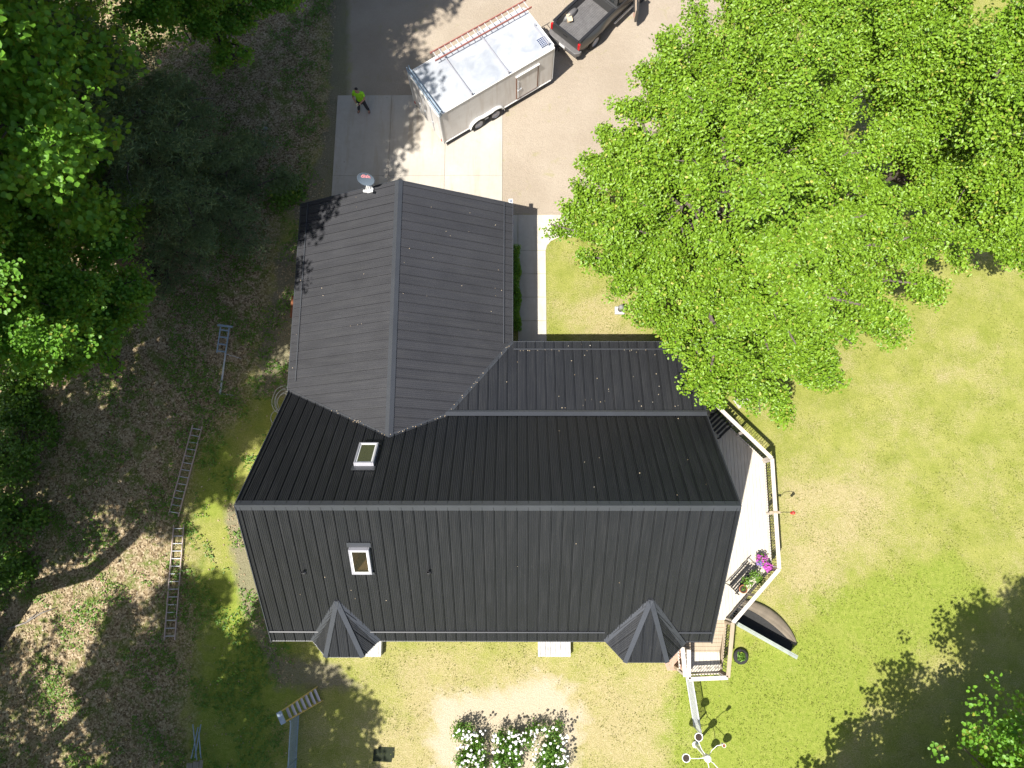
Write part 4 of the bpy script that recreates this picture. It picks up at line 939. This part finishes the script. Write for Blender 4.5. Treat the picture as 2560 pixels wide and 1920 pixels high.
m = MB(); m.prism([(.05, -1.2), (TRL - .1, -1.2), (TRL - .1, 1.2), (.05, 1.2)], .26, TZ0 - .002); m.build('chassis', 'black', tr)
flat_ladder('ladder', 'red railed extension ladder strapped along the left edge of the white trailer roof', mid(P(1076, 133, 2.84), P(1087, 152, 2.84)), mid(P(1314, 0, 2.84), P(1331, 17, 2.84)), .44, 17, 'red_fibre', z=2.84, deep=.09)

# ================================================================== PICKUP
TKH = R(47); tk = thing('pickup_truck', 'dark grey pickup truck with its passenger door open, hitched to the trailer', 'pickup truck', (2.27, 22.93, 0), TKH)
XW, RW = 1.12, .40
def halfw(x, lv):
    bul = .15 * math.exp(-((x - XW) / .62) ** 2) + .12 * math.exp(-((x - 4.65) / .6) ** 2)
    tap = -.07 * max(0, 1 - x / .35) - .10 * max(0, (x - 5.0) / .6)
    return {0: .78 + tap, 1: .86 + tap, 2: .90 + tap + bul * .5, 3: .91 + tap + bul, 4: .89 + tap + bul, 5: .84 + tap + bul * .7}[lv]
def ztop(x): return 1.30 if x < 4.0 else 1.30 - .12 * (x - 4.0) / 1.6
for sy, nm in ((-1, 'body_side'), (1, 'body_side')):
    rows = []
    for i in range(57):
        x = 5.6 * i / 56; zb = .48
        for cx in (XW, 4.65):
            if abs(x - cx) < RW + .09: zb = max(zb, .40 + math.sqrt((RW + .09) ** 2 - (x - cx) ** 2))
        zt = ztop(x); zz = [zt, zt - .015, zt - .12, zt - .28, max(zb + .02, .75), zb]
        rows.append([(x, sy * .745, zt - .35)] + [(x, sy * halfw(x, j), max(zz[j], zb)) for j in range(6)] + [(x, sy * (halfw(x, 5) - .06), zb)])
    m = MB(); m.grid(rows); m.build(nm, 'truckpaint', tk, smooth=True)
m = MB(); rows = []
for i in range(62): y = -.745 + 1.49 * i / 61; z = .80 + (.02 if i % 4 in (1, 2) else 0); rows.append([(.06, y, z), (2.45, y, z)])
m.grid(rows)
for s in (-1, 1): m.add([(.05, s * .743, .78), (2.45, s * .743, .78), (2.45, s * .743, 1.27), (.05, s * .743, 1.27)], [(0, 1, 2, 3)])
m.build('bed', 'bedliner', tk)
for s in (-1, 1):
    rows = [[(.62 + 1.0 * i / 14, s * (.745 - .21 * math.sin(math.pi * i / 14) ** .4 * f), .80 + .27 * math.sin(math.pi * i / 14) ** .5 * g_) for f, g_ in ((0, 1), (.8, 1), (1, .85), (1, 0))] for i in range(15)]
    m = MB(); m.grid(rows); m.build('wheel_housing', 'bedliner', tk, smooth=True)
    m = MB(); m.box((1.24, s * .81, 1.318), (2.42, .13, .03)); m.build('bed_rail', 'black', tk, bevel=.01)
m = MB(); m.box((.0, 0, 1.03), (.07, 1.56, .50)); tg = m.build('tailgate', 'truckpaint', tk, bevel=.018); m = MB(); m.box((0, 0, 1.30), (.085, 1.56, .035)); m.build('tailgate_cap', 'black', tg, bevel=.01)
m = MB(); m.box((-.045, 0, 1.12), (.03, .24, .09)); m.build('tailgate_handle', 'black', tg, bevel=.01)
m = MB(); m.box((2.48, 0, 1.05), (.06, 1.56, .52)); m.build('bed_front', 'truckpaint', tk, bevel=.01)
for s in (-1, 1): m = MB(); m.box((-.005, s * .84, 1.02), (.10, .12, .36)); m.build('tail_light', 'redlight', tk, bevel=.02)
m = MB(); m.prism([(-.24, -.80), (-.06, -.96), (.10, -.96), (.10, .96), (-.06, .96), (-.24, .80)], .50, .72); bp = m.build('rear_bumper', 'bedliner', tk, bevel=.03)
m = MB(); m.box((-.247, -.02, .62), (.01, .34, .15)); m.build('licence_plate', 'white', bp); m = MB(); m.box((-.30, 0, .46), (.3, .07, .07)); m.lathe([(.03, .5), (.03, .56), (.045, .6), (0, .64)], (-.42, 0, 0), 12); m.build('tow_hitch', 'black', tk)
m = MB(); m.tube([(.35, -.62, .42), (-.16, -.80, .40)], .04, 10); m.build('exhaust_pipe', 'chrome', tk)
for x in (XW, 4.65):
    for s in (-1, 1): wheel(tk, (x, s * .84, RW), RW, .25, (0, s, 0))
# cab
def loft(rows, name, mat, par, **kw): m = MB(); m.grid(rows); return m.build(name, mat, par, **kw)
sec = [(2.54, .86, 1.28), (2.60, .86, 1.30), (2.72, .74, 1.80), (2.85, .70, 1.88), (3.3, .70, 1.91), (3.75, .68, 1.87), (4.28, .80, 1.30), (4.35, .80, 1.26)]
loft([[(x, -w_, min(z, 1.3)), (x, -w_ * .98, z), (x, 0, z + (.02 if z > 1.5 else 0)), (x, w_ * .98, z), (x, w_, min(z, 1.3))] for x, w_, z in sec], 'cab_roof', 'truckpaint', tk, smooth=False)
m = MB(); m.add([(2.66, -.62, 1.36), (2.66, .62, 1.36), (2.725, .58, 1.74), (2.725, -.58, 1.74)], [(0, 1, 2, 3)]); m.v = [(x - .055, y, z) for x, y, z in m.v]; m.build('rear_window', 'glass', tk, solid=.01)
for s in (-1, 1):
    m = MB(); m.add([(2.66, s * .862, 1.32), (4.18, s * .83, 1.32), (3.74, s * .70, 1.82), (2.82, s * .725, 1.82)], [(0, 1, 2, 3)]); m.build('side_window', 'glass', tk, solid=.012)
m = MB(); m.add([(4.27, -.7, 1.34), (4.27, .7, 1.34), (3.86, .6, 1.83), (3.86, -.6, 1.83)], [(0, 1, 2, 3)]); m.build('windscreen', 'glass', tk, solid=.012)
loft([[(x, -.84 + .1 * max(0, x - 5), z), (x, -.4, z + .05), (x, .4, z + .05), (x, .84 - .1 * max(0, x - 5), z)] for x, z in ((4.3, 1.27), (4.8, 1.26), (5.3, 1.22), (5.55, 1.12), (5.62, .8), (5.62, .5))], 'bonnet', 'truckpaint', tk, smooth=True)
m = MB(); m.box((3.3, -.93, .44), (1.7, .14, .04)); m.build('running_board', 'chrome', tk, bevel=.015)
# open passenger door
im = pmat(tk).inverted(); hb = Vector((3.98, -.93, 0)); tip = im @ P(1591, 62, .85); dd = (tip - hb).to_2d(); DL = 1.12; ang = math.atan2(dd.y, dd.x)
rot = Matrix.Rotation(ang, 3, 'Z'); m = MB(); pr = [(0, .5), (DL, .5), (DL + .01, 1.28), (DL - .18, 1.8), (.45, 1.8), (.02, 1.28)]
def doorshape(m, pr, y0, y1): n = len(pr); m.add([hb + rot @ Vector((x, y, z)) for y in (y0, y1) for x, z in pr], [tuple(range(n))[::-1], tuple(range(n, 2 * n))] + [(i, (i + 1) % n, (i + 1) % n + n, i + n) for i in range(n)])
doorshape(m, [(0, .5), (DL, .5), (DL + .01, 1.28), (.02, 1.28)], -.05, .05); dr = m.build('passenger_door', 'truckpaint', tk, bevel=.02)
m = MB(); doorshape(m, [(.08, .58), (DL - .06, .58), (DL - .06, 1.22), (.08, 1.22)], -.085, -.052); m.build('door_card', 'tan', dr, bevel=.012)
m = MB(); doorshape(m, [(.2, .92), (DL - .2, .92), (DL - .2, 1.0), (.2, 1.0)], -.15, -.087); m.build('door_armrest', 'rubber', dr, bevel=.012)
m = MB(); doorshape(m, [(.75, .64), (DL - .14, .64), (DL - .14, .70), (.75, .70)], -.093, -.086); m.build('door_reflector', 'redlight', dr)
m = MB(); 
for a, b in (((.02, 1.28), (.45, 1.8)), ((.45, 1.8), (DL - .18, 1.8)), ((DL - .18, 1.8), (DL, 1.28))): m.bar(hb + rot @ Vector((a[0], 0, a[1])), hb + rot @ Vector((b[0], 0, b[1])), .04, .05)
m.build('window_frame', 'truckpaint', dr); m = MB(); doorshape(m, [(.06, 1.29), (.46, 1.77), (DL - .2, 1.77), (DL - .02, 1.29)], -.006, .006); m.build('door_glass', 'glass', dr)
m = MB(); m.box((4.0, -1.12, 1.38), (.09, .24, .18)); m.build('wing_mirror', 'black', tk, bevel=.03)
m = MB(); m.box((3.3, 0, .62), (1.5, 1.4, .2)); m.box((3.05, 0, .85), (.55, 1.3, .3)); m.box((2.82, 0, 1.15), (.2, 1.3, .5)); m.build('cab_interior', 'rubber', tk)
q = pmat(tk) @ (im @ P(1424, 48, .93)); t = thing('cardboard_box', 'small cardboard box in the bed of the dark pickup', 'box', (q.x, q.y, .822), R(15)); m = MB(); m.box((0, 0, .10), (.24, .2, .2)); m.build('carton', 'cardboard', t, bevel=.004)
m = MB(); m.bar((-.03, .10, .205), (-.03, .18, .25), .2, .004); m.bar((0, -.10, .205), (0, -.17, .18), .22, .004); m.build('flap', 'cardboard', t)

# ================================================================== PERSON
def skin(name, chain, mat, parent, sub=2):
    """chain: dict name -> (co, radius, parent name); first entry is the root"""
    keys = list(chain); me = bpy.data.meshes.new(name); me.from_pydata([chain[k_][0] for k_ in keys], [(keys.index(chain[k_][2]), i) for i, k_ in enumerate(keys) if chain[k_][2]], [])
    o = bpy.data.objects.new(name, me); COL.objects.link(o); o.parent = parent
    s = o.modifiers.new('Skin', 'SKIN'); s.use_smooth_shade = True; o.modifiers.new('Subsurf', 'SUBSURF').levels = sub; o.modifiers['Subsurf'].render_levels = sub
    lay = me.skin_vertices[0] if me.skin_vertices else None
    if lay is None: return o
    for i, k_ in enumerate(keys): r = chain[k_][1]; lay.data[i].radius = r if isinstance(r, tuple) else (r, r); lay.data[i].use_root = (i == 0)
    me.materials.append(M[mat]); return o
def ensure_skin(o_fn): pass
q = P(911, 279, 0); pn = thing('person', 'person in lime green shirt and dark trousers looking at a phone', 'person', (q.x, q.y + .02, 0), R(-8))
def skin2(name, chain, mat, parent, sub=2):
    bm = bmesh.new(); ly = bm.verts.layers.skin.verify(); keys = list(chain); vv = {}
    for i, k_ in enumerate(keys):
        c, r, _ = chain[k_]; v = bm.verts.new(c); v[ly].radius = r if isinstance(r, tuple) else (r, r); v[ly].use_root = (i == 0); vv[k_] = v
    for k_ in keys:
        if chain[k_][2]: bm.edges.new((vv[chain[k_][2]], vv[k_]))
    me = bpy.data.meshes.new(name); bm.to_mesh(me); bm.free(); o = bpy.data.objects.new(name, me); COL.objects.link(o); o.parent = parent; me.materials.append(M[mat])
    s = o.modifiers.new('Skin', 'SKIN'); s.use_smooth_shade = True; ss = o.modifiers.new('Subsurf', 'SUBSURF'); ss.levels = sub; ss.render_levels = sub; return o
arm = {}
for s, n_ in ((-1, 'l'), (1, 'r')):
    arm[n_] = {'sh': ((s * .20, .0, 1.42), .062), 'el': ((s * .27, -.09, 1.13), .047), 'wr': ((s * .09, -.33, 1.10), .034), 'pa': ((s * .055, -.40, 1.12), (.04, .024))}
ch = {'pel': ((0, .02, .93), (.15, .11), None), 'waist': ((0, .01, 1.08), (.145, .105), 'pel'), 'chest': ((0, 0, 1.30), (.17, .12), 'waist'), 'neck0': ((0, -.01, 1.48), .07, 'chest'), 'neck': ((0, -.04, 1.56), .058, 'neck0'),
      'jaw': ((0, -.085, 1.60), (.062, .07), 'neck'), 'head': ((0, -.075, 1.68), (.078, .095), 'jaw'), 'crown': ((0, -.055, 1.745), (.066, .078), 'head'), 'nose': ((0, -.185, 1.645), .014, 'head')}
for s, n_ in ((-1, 'l'), (1, 'r')):
    a = arm[n_]; ch['sh' + n_] = (*a['sh'], 'chest'); ch['el' + n_] = (*a['el'], 'sh' + n_); ch['wr' + n_] = (*a['wr'], 'el' + n_); ch['pa' + n_] = (*a['pa'], 'wr' + n_)
    ch['hip' + n_] = ((s * .10, .01, .88), .09, 'pel'); ch['kn' + n_] = ((s * .17, -.02 if s > 0 else -.05, .49), .06, 'hip' + n_); ch['an' + n_] = ((s * .23, .0 if s > 0 else -.05, .10), .042, 'kn' + n_); ch['to' + n_] = ((s * .27, -.13 if s > 0 else -.17, .045), (.045, .03), 'an' + n_)
skin2('body', ch, 'skin', pn)
for s, n_ in ((-1, 'l'), (1, 'r')):                           # hands: four fingers and a thumb each
    p0 = Vector(arm[n_]['pa'][0])
    for i, (dx, ln) in enumerate(((-.027, .066), (-.009, .078), (.009, .073), (.027, .055))):
        b = p0 + Vector((dx, -.025, .0)); c1 = b + Vector((-s * .012, -ln * .5, .012)); c2 = c1 + Vector((-s * .024, -ln * .22, .022)); c3 = c2 + Vector((-s * .02, ln * .12, .018))
        skin2('finger', {'a': (tuple(b), .010, None), 'b': (tuple(c1), .009, 'a'), 'c': (tuple(c2), .008, 'b'), 'd': (tuple(c3), .007, 'c')}, 'skin', pn, 1)
    b = p0 + Vector((-s * .03, .02, .01)); skin2('thumb', {'a': (tuple(b), .012, None), 'b': (tuple(b + Vector((-s * .025, -.025, .02))), .011, 'a'), 'c': (tuple(b + Vector((-s * .03, -.055, .03))), .009, 'b')}, 'skin', pn, 1)
sh = {'waist': ((0, .01, 1.04), (.185, .145), None), 'chest': ((0, 0, 1.28), (.20, .15), 'waist'), 'col': ((0, -.01, 1.46), (.10, .085), 'chest'), 'hem': ((0, .01, .86), (.19, .15), 'waist')}
for s, n_ in ((-1, 'l'), (1, 'r')): sh['s' + n_] = ((s * .20, 0, 1.42), .085, 'chest'); sh['u' + n_] = ((s * .25, -.05, 1.22), .075, 's' + n_)
skin2('shirt', sh, 'lime', pn)
tz = {'pel': ((0, .02, .90), (.165, .13), None)}
for s, n_ in ((-1, 'l'), (1, 'r')): k_ = ch['kn' + n_]; tz['h' + n_] = ((s * .10, .01, .84), .105, 'pel'); tz['k' + n_] = (k_[0], .078, 'h' + n_); a_ = ch['an' + n_][0]; tz['a' + n_] = ((a_[0], a_[1], .13), .066, 'k' + n_)
skin2('trousers', tz, 'jeans', pn)
for s, n_ in ((-1, 'l'), (1, 'r')): a_, t_ = ch['an' + n_][0], ch['to' + n_][0]; skin2('boot', {'a': ((a_[0], a_[1], .12), .056, None), 'h': ((a_[0], a_[1] + .02, .055), (.055, .05), 'a'), 't': ((t_[0], t_[1], .05), (.055, .045), 'h')}, 'rubber', pn)
skin2('hair', {'b': ((0, .0, 1.68), (.08, .075), None), 'c': ((0, -.045, 1.755), (.08, .085), 'b'), 'f': ((0, -.10, 1.765), (.06, .05), 'c')}, 'hair', pn)
for s in (-1, 1): m = MB(); m.lathe([(0, -.008), (.008, 0), (0, .008)], (s * .032, -.168, 1.675), 8); m.build('eye', 'black', pn); m = MB(); m.lathe([(0, -.025), (.014, 0), (0, .025)], (s * .082, -.07, 1.66), 8); m.build('ear', 'skin', pn)
q = pmat(pn) @ Vector((0, -.455, 1.165)); t = thing('phone', 'pale phone held in both hands by the person in the lime shirt', 'phone', q, R(-8)); m = MB(); m.box((0, 0, 0), (.085, .155, .012), Matrix.Rotation(R(25), 3, 'X')); m.build('case', 'chrome', t, bevel=.004)

# ================================================================== TREES
def bpx(lst, h0=2.5, h1=6.5):
    """bough ends given by where they stand: (photo x, photo y, height, foliage radius)"""
    g_ = random.Random(17); out = []
    for x, y, z, r in lst:
        z2 = z + g_.uniform(-1.35, 1.2) * min(1, (z - 4) / 2.2); out.append((h0 + (h1 - h0) * ((z - 4) / 9 if z > 4 else 0), P(x, y, z2), r * g_.uniform(.82, 1.05)))
    return out
mapl = [(1420, 530, 4.6, .9), (1375, 560, 4.4, .75), (1440, 480, 4.9, .85), (1480, 400, 5.2, 1.1), (1500, 330, 5.5, .9), (1560, 260, 6.0, 1.0), (1620, 180, 6.2, 1.0), (1680, 90, 6.5, 1.0), (1740, 30, 6.8, 1.1), (1830, -40, 7, 1.2),
        (1470, 640, 5.0, .95), (1545, 720, 5.0, .9), (1480, 560, 6.0, 1.0), (1600, 790, 5.0, .95), (1690, 860, 5.2, 1.0), (1730, 950, 5.0, .9), (1780, 990, 5.0, .75), (1840, 980, 5.2, 1.0), (1900, 1030, 4.9, .8), (1960, 1040, 4.7, .7), (1930, 930, 6.0, 1.05), (2020, 950, 5.2, .9), (2090, 940, 4.9, .8),
        (2130, 860, 5.6, 1.0), (2200, 800, 5.4, .9), (2265, 800, 5.0, .75), (2220, 700, 6.3, 1.1), (2330, 720, 5.6, .85), (2310, 620, 6.4, 1.05), (2420, 650, 5.8, .8), (2450, 600, 6.0, .8),
        (1630, 360, 7.6, 1.1), (1580, 500, 7.2, 1.1), (1630, 640, 7.3, 1.1), (1750, 750, 7.2, 1.1), (1880, 810, 7.3, 1.1), (2030, 780, 7.5, 1.1), (2130, 600, 8.2, 1.1), (1720, 240, 8.2, 1.15), (1850, 130, 8.4, 1.2), (1960, 40, 8.2, 1.2), (2060, 100, 8.4, 1.2),
        (1740, 440, 9.4, 1.15), (1770, 600, 9.2, 1.1), (1920, 650, 9.5, 1.1), (2050, 600, 9.6, 1.1), (1880, 320, 10, 1.15), (2010, 430, 10.4, 1.15), (1900, 480, 11.2, 1.15), (2010, 220, 9.6, 1.15), (2120, 380, 9.4, 1.15), (2200, 480, 8.4, 1.1), (2160, 220, 8.6, 1.1), (2150, 120, 7.6, 1.0), (2110, 250, 7.6, 1.0), (2230, 330, 7.2, 1.0), (2240, 560, 7.2, 1.0), (2330, 500, 6.6, .9),
        (1770, 110, 6.6, 1.0), (1930, -30, 7.6, 1.1), (2050, 0, 7.9, 1.1), (2150, -20, 8, 1.1), (1650, 220, 6.6, 1.0), (1700, 300, 7.2, 1.0), (1575, 340, 6.3, 1.0), (1590, 420, 6.6, 1.0), (1520, 450, 5.8, .95), (2110, 960, 4.6, .75), (2070, 880, 5.8, 1.0), (2250, 850, 4.9, .7), (1560, 610, 6.2, 1.0), (1660, 730, 6.2, 1.0), (1840, 880, 6.4, 1.0), (1990, 860, 6.6, 1.0)]
make_tree('maple_tree', 'huge bright green maple tree whose crown overhangs the walk and the porch roof', 'tree', (7.4, 11.3, 0), 10, bpx(mapl), 290000, .115, 'maple', 11, .3, 'bark', sr=.27, nl=16, clump=15, ltilt=.74, flat=.62, droop=.3, t0=.45, cs_=.55, aspect=.62, fold=.2)
mapr = [(2180, 40, 7.0, 1.2), (2230, 190, 7.2, 1.2), (2290, 330, 7.0, 1.15), (2350, 450, 6.6, 1.1), (2440, 520, 6.2, 1.1), (2520, 560, 5.8, 1.0), (2150, -60, 7.4, 1.3), (2330, 80, 8.6, 1.35), (2400, 230, 8.8, 1.3), (2470, 370, 8.4, 1.3), (2560, 470, 7.6, 1.2),
        (2480, 100, 9.8, 1.4), (2560, 250, 10, 1.4), (2420, -80, 9.4, 1.4), (2620, 20, 10.4, 1.5), (2680, 380, 9, 1.4), (2700, 180, 10.6, 1.4), (2600, 600, 6, 1.0), (2540, 560, 6, 1.05), (2590, 650, 5.4, .9), (2500, 610, 5.8, .9), (2560, 330, 8, 1.15), (2010, -30, 8, 1.2), (2240, -30, 8.2, 1.2), (2310, -10, 8.6, 1.25), (2450, 480, 6.8, 1.0), (2250, 120, 8, 1.15)]
make_tree('maple_tree', 'second bright green maple tree filling the upper right corner behind the first', 'tree', (15.2, 14.5, 0), 10, bpx(mapr), 195000, .115, 'maple', 12, .28, 'bark', sr=.27, nl=16, clump=15, ltilt=.74, flat=.62, droop=.3, t0=.45, cs_=.55, aspect=.62, fold=.2)
def wood(name, label, x, y, h, hb, r, n, leaves, seed, mat='forest', size=.17, prof='round', low=(), **kw):
    rng = np.random.default_rng(seed); kw.setdefault('sr', .45); xb = [(max(1.5, q[2] - 1.5), P(*q[:3]), q[3]) for q in low]
    return make_tree(name, label, 'tree', (x, y, 0), h * .95, auto_boughs((x, y), h, hb, r, n, rng, prof) + xb, leaves, size, mat, seed, .012 * h + .05, group='trees of the wood on the left', **kw)
CK = dict(aspect=.16, lobed=False, sr=.34, ltilt=.7, tilt=.2, nl=22, t0=.15)
wood('deciduous_tree', 'tall broadleaf tree of the left wood with the lowest boughs nearest the ladders', -17.6, 7.4, 22, 8.0, 4.4, 34, 180000, 21, size=.108, sr=.3, clump=12, low=[(340, 700, 6, 1), (250, 600, 6.6, 1.1), (390, 725, 5.6, .8), (290, 820, 6, 1), (230, 910, 5.6, .9), (120, 930, 5.6, 1), (170, 790, 7, 1.2), (60, 850, 6.5, 1.1), (320, 620, 6.2, 1), (220, 700, 7.6, 1.2), (100, 680, 8, 1.2), (40, 580, 8, 1.2), (20, 740, 7.5, 1.2), (150, 610, 7.5, 1.1), (300, 770, 5.4, 1.0), (275, 900, 4.8, .9), (345, 770, 5, .9), (200, 860, 6, 1)])
wood('deciduous_tree', 'broadleaf tree at the left edge with sunlit bough tips above the dark conifer gap', -20.5, 12.2, 19, 6.0, 5.4, 30, 165000, 22, size=.108, sr=.3, clump=12, low=[(240, 320, 7, .9), (320, 470, 6, 1), (190, 420, 7.2, 1.1), (270, 400, 6.6, .9), (120, 520, 7.6, 1.2), (60, 400, 8, 1.2), (40, 490, 8.5, 1.1), (320, 560, 6, 1), (90, 270, 8, 1.2), (30, 320, 8.5, 1.2), (220, 520, 6.8, 1.1)])
wood('deciduous_tree', 'broadleaf tree at the top edge whose shaded boughs hang over the driveway verge', -13.8, 22.6, 20, 6.5, 5.0, 30, 150000, 23, size=.108, sr=.3, clump=12, low=[(500, 40, 6, 1), (580, 90, 5.2, .9), (650, 50, 5, .9), (700, 10, 5, .9), (745, -10, 5, .8), (560, 0, 7, 1.1), (480, 110, 5.6, .8), (620, 130, 4.8, .7), (430, 20, 6.5, 1), (660, -40, 6, 1), (570, 145, 5.2, .9), (540, 90, 6, .9)])
wood('conifer_tree', 'dark bluish conifer between the broadleaf trees at the upper left', -14.2, 14.4, 17, 1.5, 4.2, 84, 70000, 24, 'needle', .21, 'cone', **dict(CK))
wood('conifer_tree', 'pale grey green conifer in the far top left corner of the wood', -18.6, 18.6, 16, 1.5, 4.2, 76, 56000, 25, 'needle', .21, 'cone', **dict(CK))
wood('deciduous_tree', 'broadleaf tree at the left frame edge beside the bramble thicket', -22.5, 3.2, 18, 5.0, 5.0, 26, 21000, 26, size=.15, sr=.36)
OUT = 'tree of the left wood standing outside the photo, known only by its shadow'
wood('deciduous_tree', OUT, -16.2, 15.6, 25, 12, 5.6, 30, 34000, 41)
wood('deciduous_tree', OUT, -15.9, 11.5, 24, 12, 4.5, 30, 40000, 42, low=[(200, 540, 7.5, 1.1), (140, 560, 8, 1.1), (260, 590, 6.5, .9), (160, 480, 8, 1.0), (200, 505, 10, 1.2), (130, 470, 11, 1.2), (265, 535, 9, 1.0)])
wood('deciduous_tree', OUT, -21.0, -4.2, 28, 17, 2.3, 20, 9000, 48)
wood('deciduous_tree', OUT, -8.0, 26.2, 17, 7, 4.6, 24, 22000, 43)
wood('deciduous_tree', OUT, -22.0, -2.3, 27, 15, 3.2, 22, 13000, 44)
wood('deciduous_tree', OUT, -20.5, -10.3, 21, 12, 2.3, 20, 9000, 47)
wood('deciduous_tree', OUT, -23.5, -2.0, 17, 6, 3.9, 24, 14000, 45)
wood('deciduous_tree', OUT, -15.6, -10.4, 17, 7, 3.2, 24, 12000, 46)
wood('deciduous_tree', OUT, -18.8, -12.5, 16, 6, 4.2, 24, 13500, 27)
wood('deciduous_tree', OUT, -26.5, -10.5, 15, 4, 4.6, 24, 12000, 28)
wood('deciduous_tree', OUT, -12.3, -11.6, 14, 5.5, 3.3, 20, 14000, 29)
wood('deciduous_tree', 'small tree outside the lower right corner, shading the bottom edge of the lawn', 11.9, -11.2, 9.5, 3.0, 2.5, 18, 12000, 52)
wood('deciduous_tree', 'leafy tree on the lawn at the lower right corner with a broad shadow', 17.3, -10.3, 14.6, 2.8, 5.6, 38, 80000, 30, 'forest', size=.12, sr=.3, clump=12)

# brambles and low growth in the wood ---------------------------------------------------------
g = np.random.default_rng(77)
for (px, py), r, h, lab in (((40, 1300), 1.5, 1.1, 'bramble thicket at the left frame edge, sunlit at its lower end'), ((55, 1120), 1.7, 1.3, 'dark bramble thicket at the left frame edge under the trees'), ((60, 960), 1.5, 1.2, 'shaded bramble thicket below the lowest broadleaf boughs'),
                            ((30, 1420), 1.0, .8, 'small bright thicket at the left frame edge beside dry leaves'), ((720, 480), .8, .5, 'low shaded shrub beside the concrete driveway corner')):
    q = P(px, py); t = thing('shrub', lab, 'shrub', (q.x, q.y, 0), 0, 'thickets under the wood'); n = int(2600 * r * r / 2.2); k = g.normal(size=(40, 3)); k /= np.linalg.norm(k, axis=1)[:, None]; k[:, 2] = np.abs(k[:, 2])
    cl = k * (g.random(40) ** .4)[:, None] * np.array([r, r, h]); i = g.integers(0, 40, n); pos = cl[i] + g.normal(0, .2, (n, 3)); pos[:, 2] = np.maximum(pos[:, 2], .03)
    link('foliage', leaf_mesh('foliage', pos, g.normal(0, .5, (n, 3)) + np.array([0, 0, .9]), .13, g, .7, .15, True), 'weed', t); m = MB()
    for c in cl[:14]: m.tube([(0, 0, 0), c * .6, c], [.02, .014, .006], 5)
    m.build('stem', 'bark', t)
q0, q1 = P(478, 252, 3), P(535, 246, 3.4); m = MB(); m.tube([(0, 0, 0), (q1 - q0) * .5 + Vector((0, 0, .1)), q1 - q0], [.035, .03, .012], 6); m.tube([(q1 - q0) * .3, (q1 - q0) * .35 + Vector((.15, -.5, 0))], [.02, .008], 5)
o = m.build('bare_branch', 'barkpale'); o.location = q0; tag(o, 'bare pale branch poking out over the dark conifer', 'branch')
def clump(x, y): return math.sin(x * 1.7 + 1.3 * math.sin(y * .9)) + math.sin(y * 2.1 + 1.7 * math.sin(x * 1.1 + 2)) + .8 * math.sin((x + y) * 3.7)
for (ax_, ay_), (bx_, by_), rr_, lab in (((30, 965), (48, 925), .03, 'pale fallen branch at the left edge below the broadleaf boughs'), ((45, 1035), (66, 1000), .022, 'thin pale stick on dark ground at the left edge'), ((20, 1572), (140, 1520), .04, 'long fallen branch across the sunlit dry leaves at the left edge')):
    q0, q1 = P(ax_, ay_, .05), P(bx_, by_, .07); d = q1 - q0; m = MB(); m.tube([(0, 0, 0), d * .35 + Vector((.04, -.05, .03)), d * .7 + Vector((-.03, .04, .02)), d], [rr_, rr_ * .9, rr_ * .7, rr_ * .4], 6); m.tube([d * .4, d * .55 + Vector((.12, .2, .03))], [rr_ * .6, rr_ * .3], 5)
    o = m.build('fallen_branch', 'barkpale', smooth=True); o.location = q0; tag(o, lab, 'branch', 'sticks lying in the wood')
pts, ns = [], []
while len(pts) < 36000:                                        # dead leaves
    x, y = g.uniform(-27, -8.8), g.uniform(-9, 27); 
    if (inside(LITTER + DIRT, x, y) and clump(x * .7 + 3, y * .7) > g.normal(-.9, .7)) or g.random() < .05: pts.append((x, y, g.uniform(.012, .035))); ns.append((g.normal(0, .35), g.normal(0, .35), 1))
structure(tag(link('leaf_litter', leaf_mesh('leaf_litter', np.array(pts), np.array(ns), .08, g, .7, .15), 'litterleaf'), 'brown leaf litter on the floor of the wood', 'leaf litter'), 'stuff')
pts, ns = [], []
while len(pts) < 42000:                                        # green weeds
    x, y = g.uniform(-27, -8.9), g.uniform(-9, 27)
    lush = inside(LUSH, x, y)
    if clump(x, y) + (1.1 if lush else 0) > .75 + g.normal(0, .4):
        z = abs(g.normal(0, .05)) + .02
        for _ in range(3): pts.append((x + g.normal(0, .05), y + g.normal(0, .05), z + g.uniform(0, .04))); ns.append((g.normal(0, .4), g.normal(0, .4), 1))
structure(tag(link('ground_cover', leaf_mesh('ground_cover', np.array(pts), np.array(ns), .085, g, .7, .15), 'weed'), 'low green weeds among the leaf litter', 'weeds'), 'stuff')
pts, ns = [], []
while len(pts) < 30000:                                        # grass tufts on the lawns
    x, y = g.uniform(-9, 24), g.uniform(-9, 17)
    if XL - .3 < x < XR - .3 and YS + .4 < y < 13.5 and not (x > .1 and y > YP): continue
    px = proj((x, y, 0))
    if inside(GRAVEL + SAND, x, y) or (-.7 < x < 1.32 and y > 7): continue
    if clump(x * 1.3, y * 1.3) + g.normal(0, 1.1) > .5 - (1.2 if inside(LUSH, x, y) else 0): pts.append((x, y, .025)); ns.append((g.normal(0, 1), g.normal(0, 1), .55))
structure(tag(link('grass', leaf_mesh('grass', np.array(pts), np.array(ns), .07, g, .35, .1), 'turf'), 'short tufts of grass on the sunny lawn', 'grass'), 'stuff')
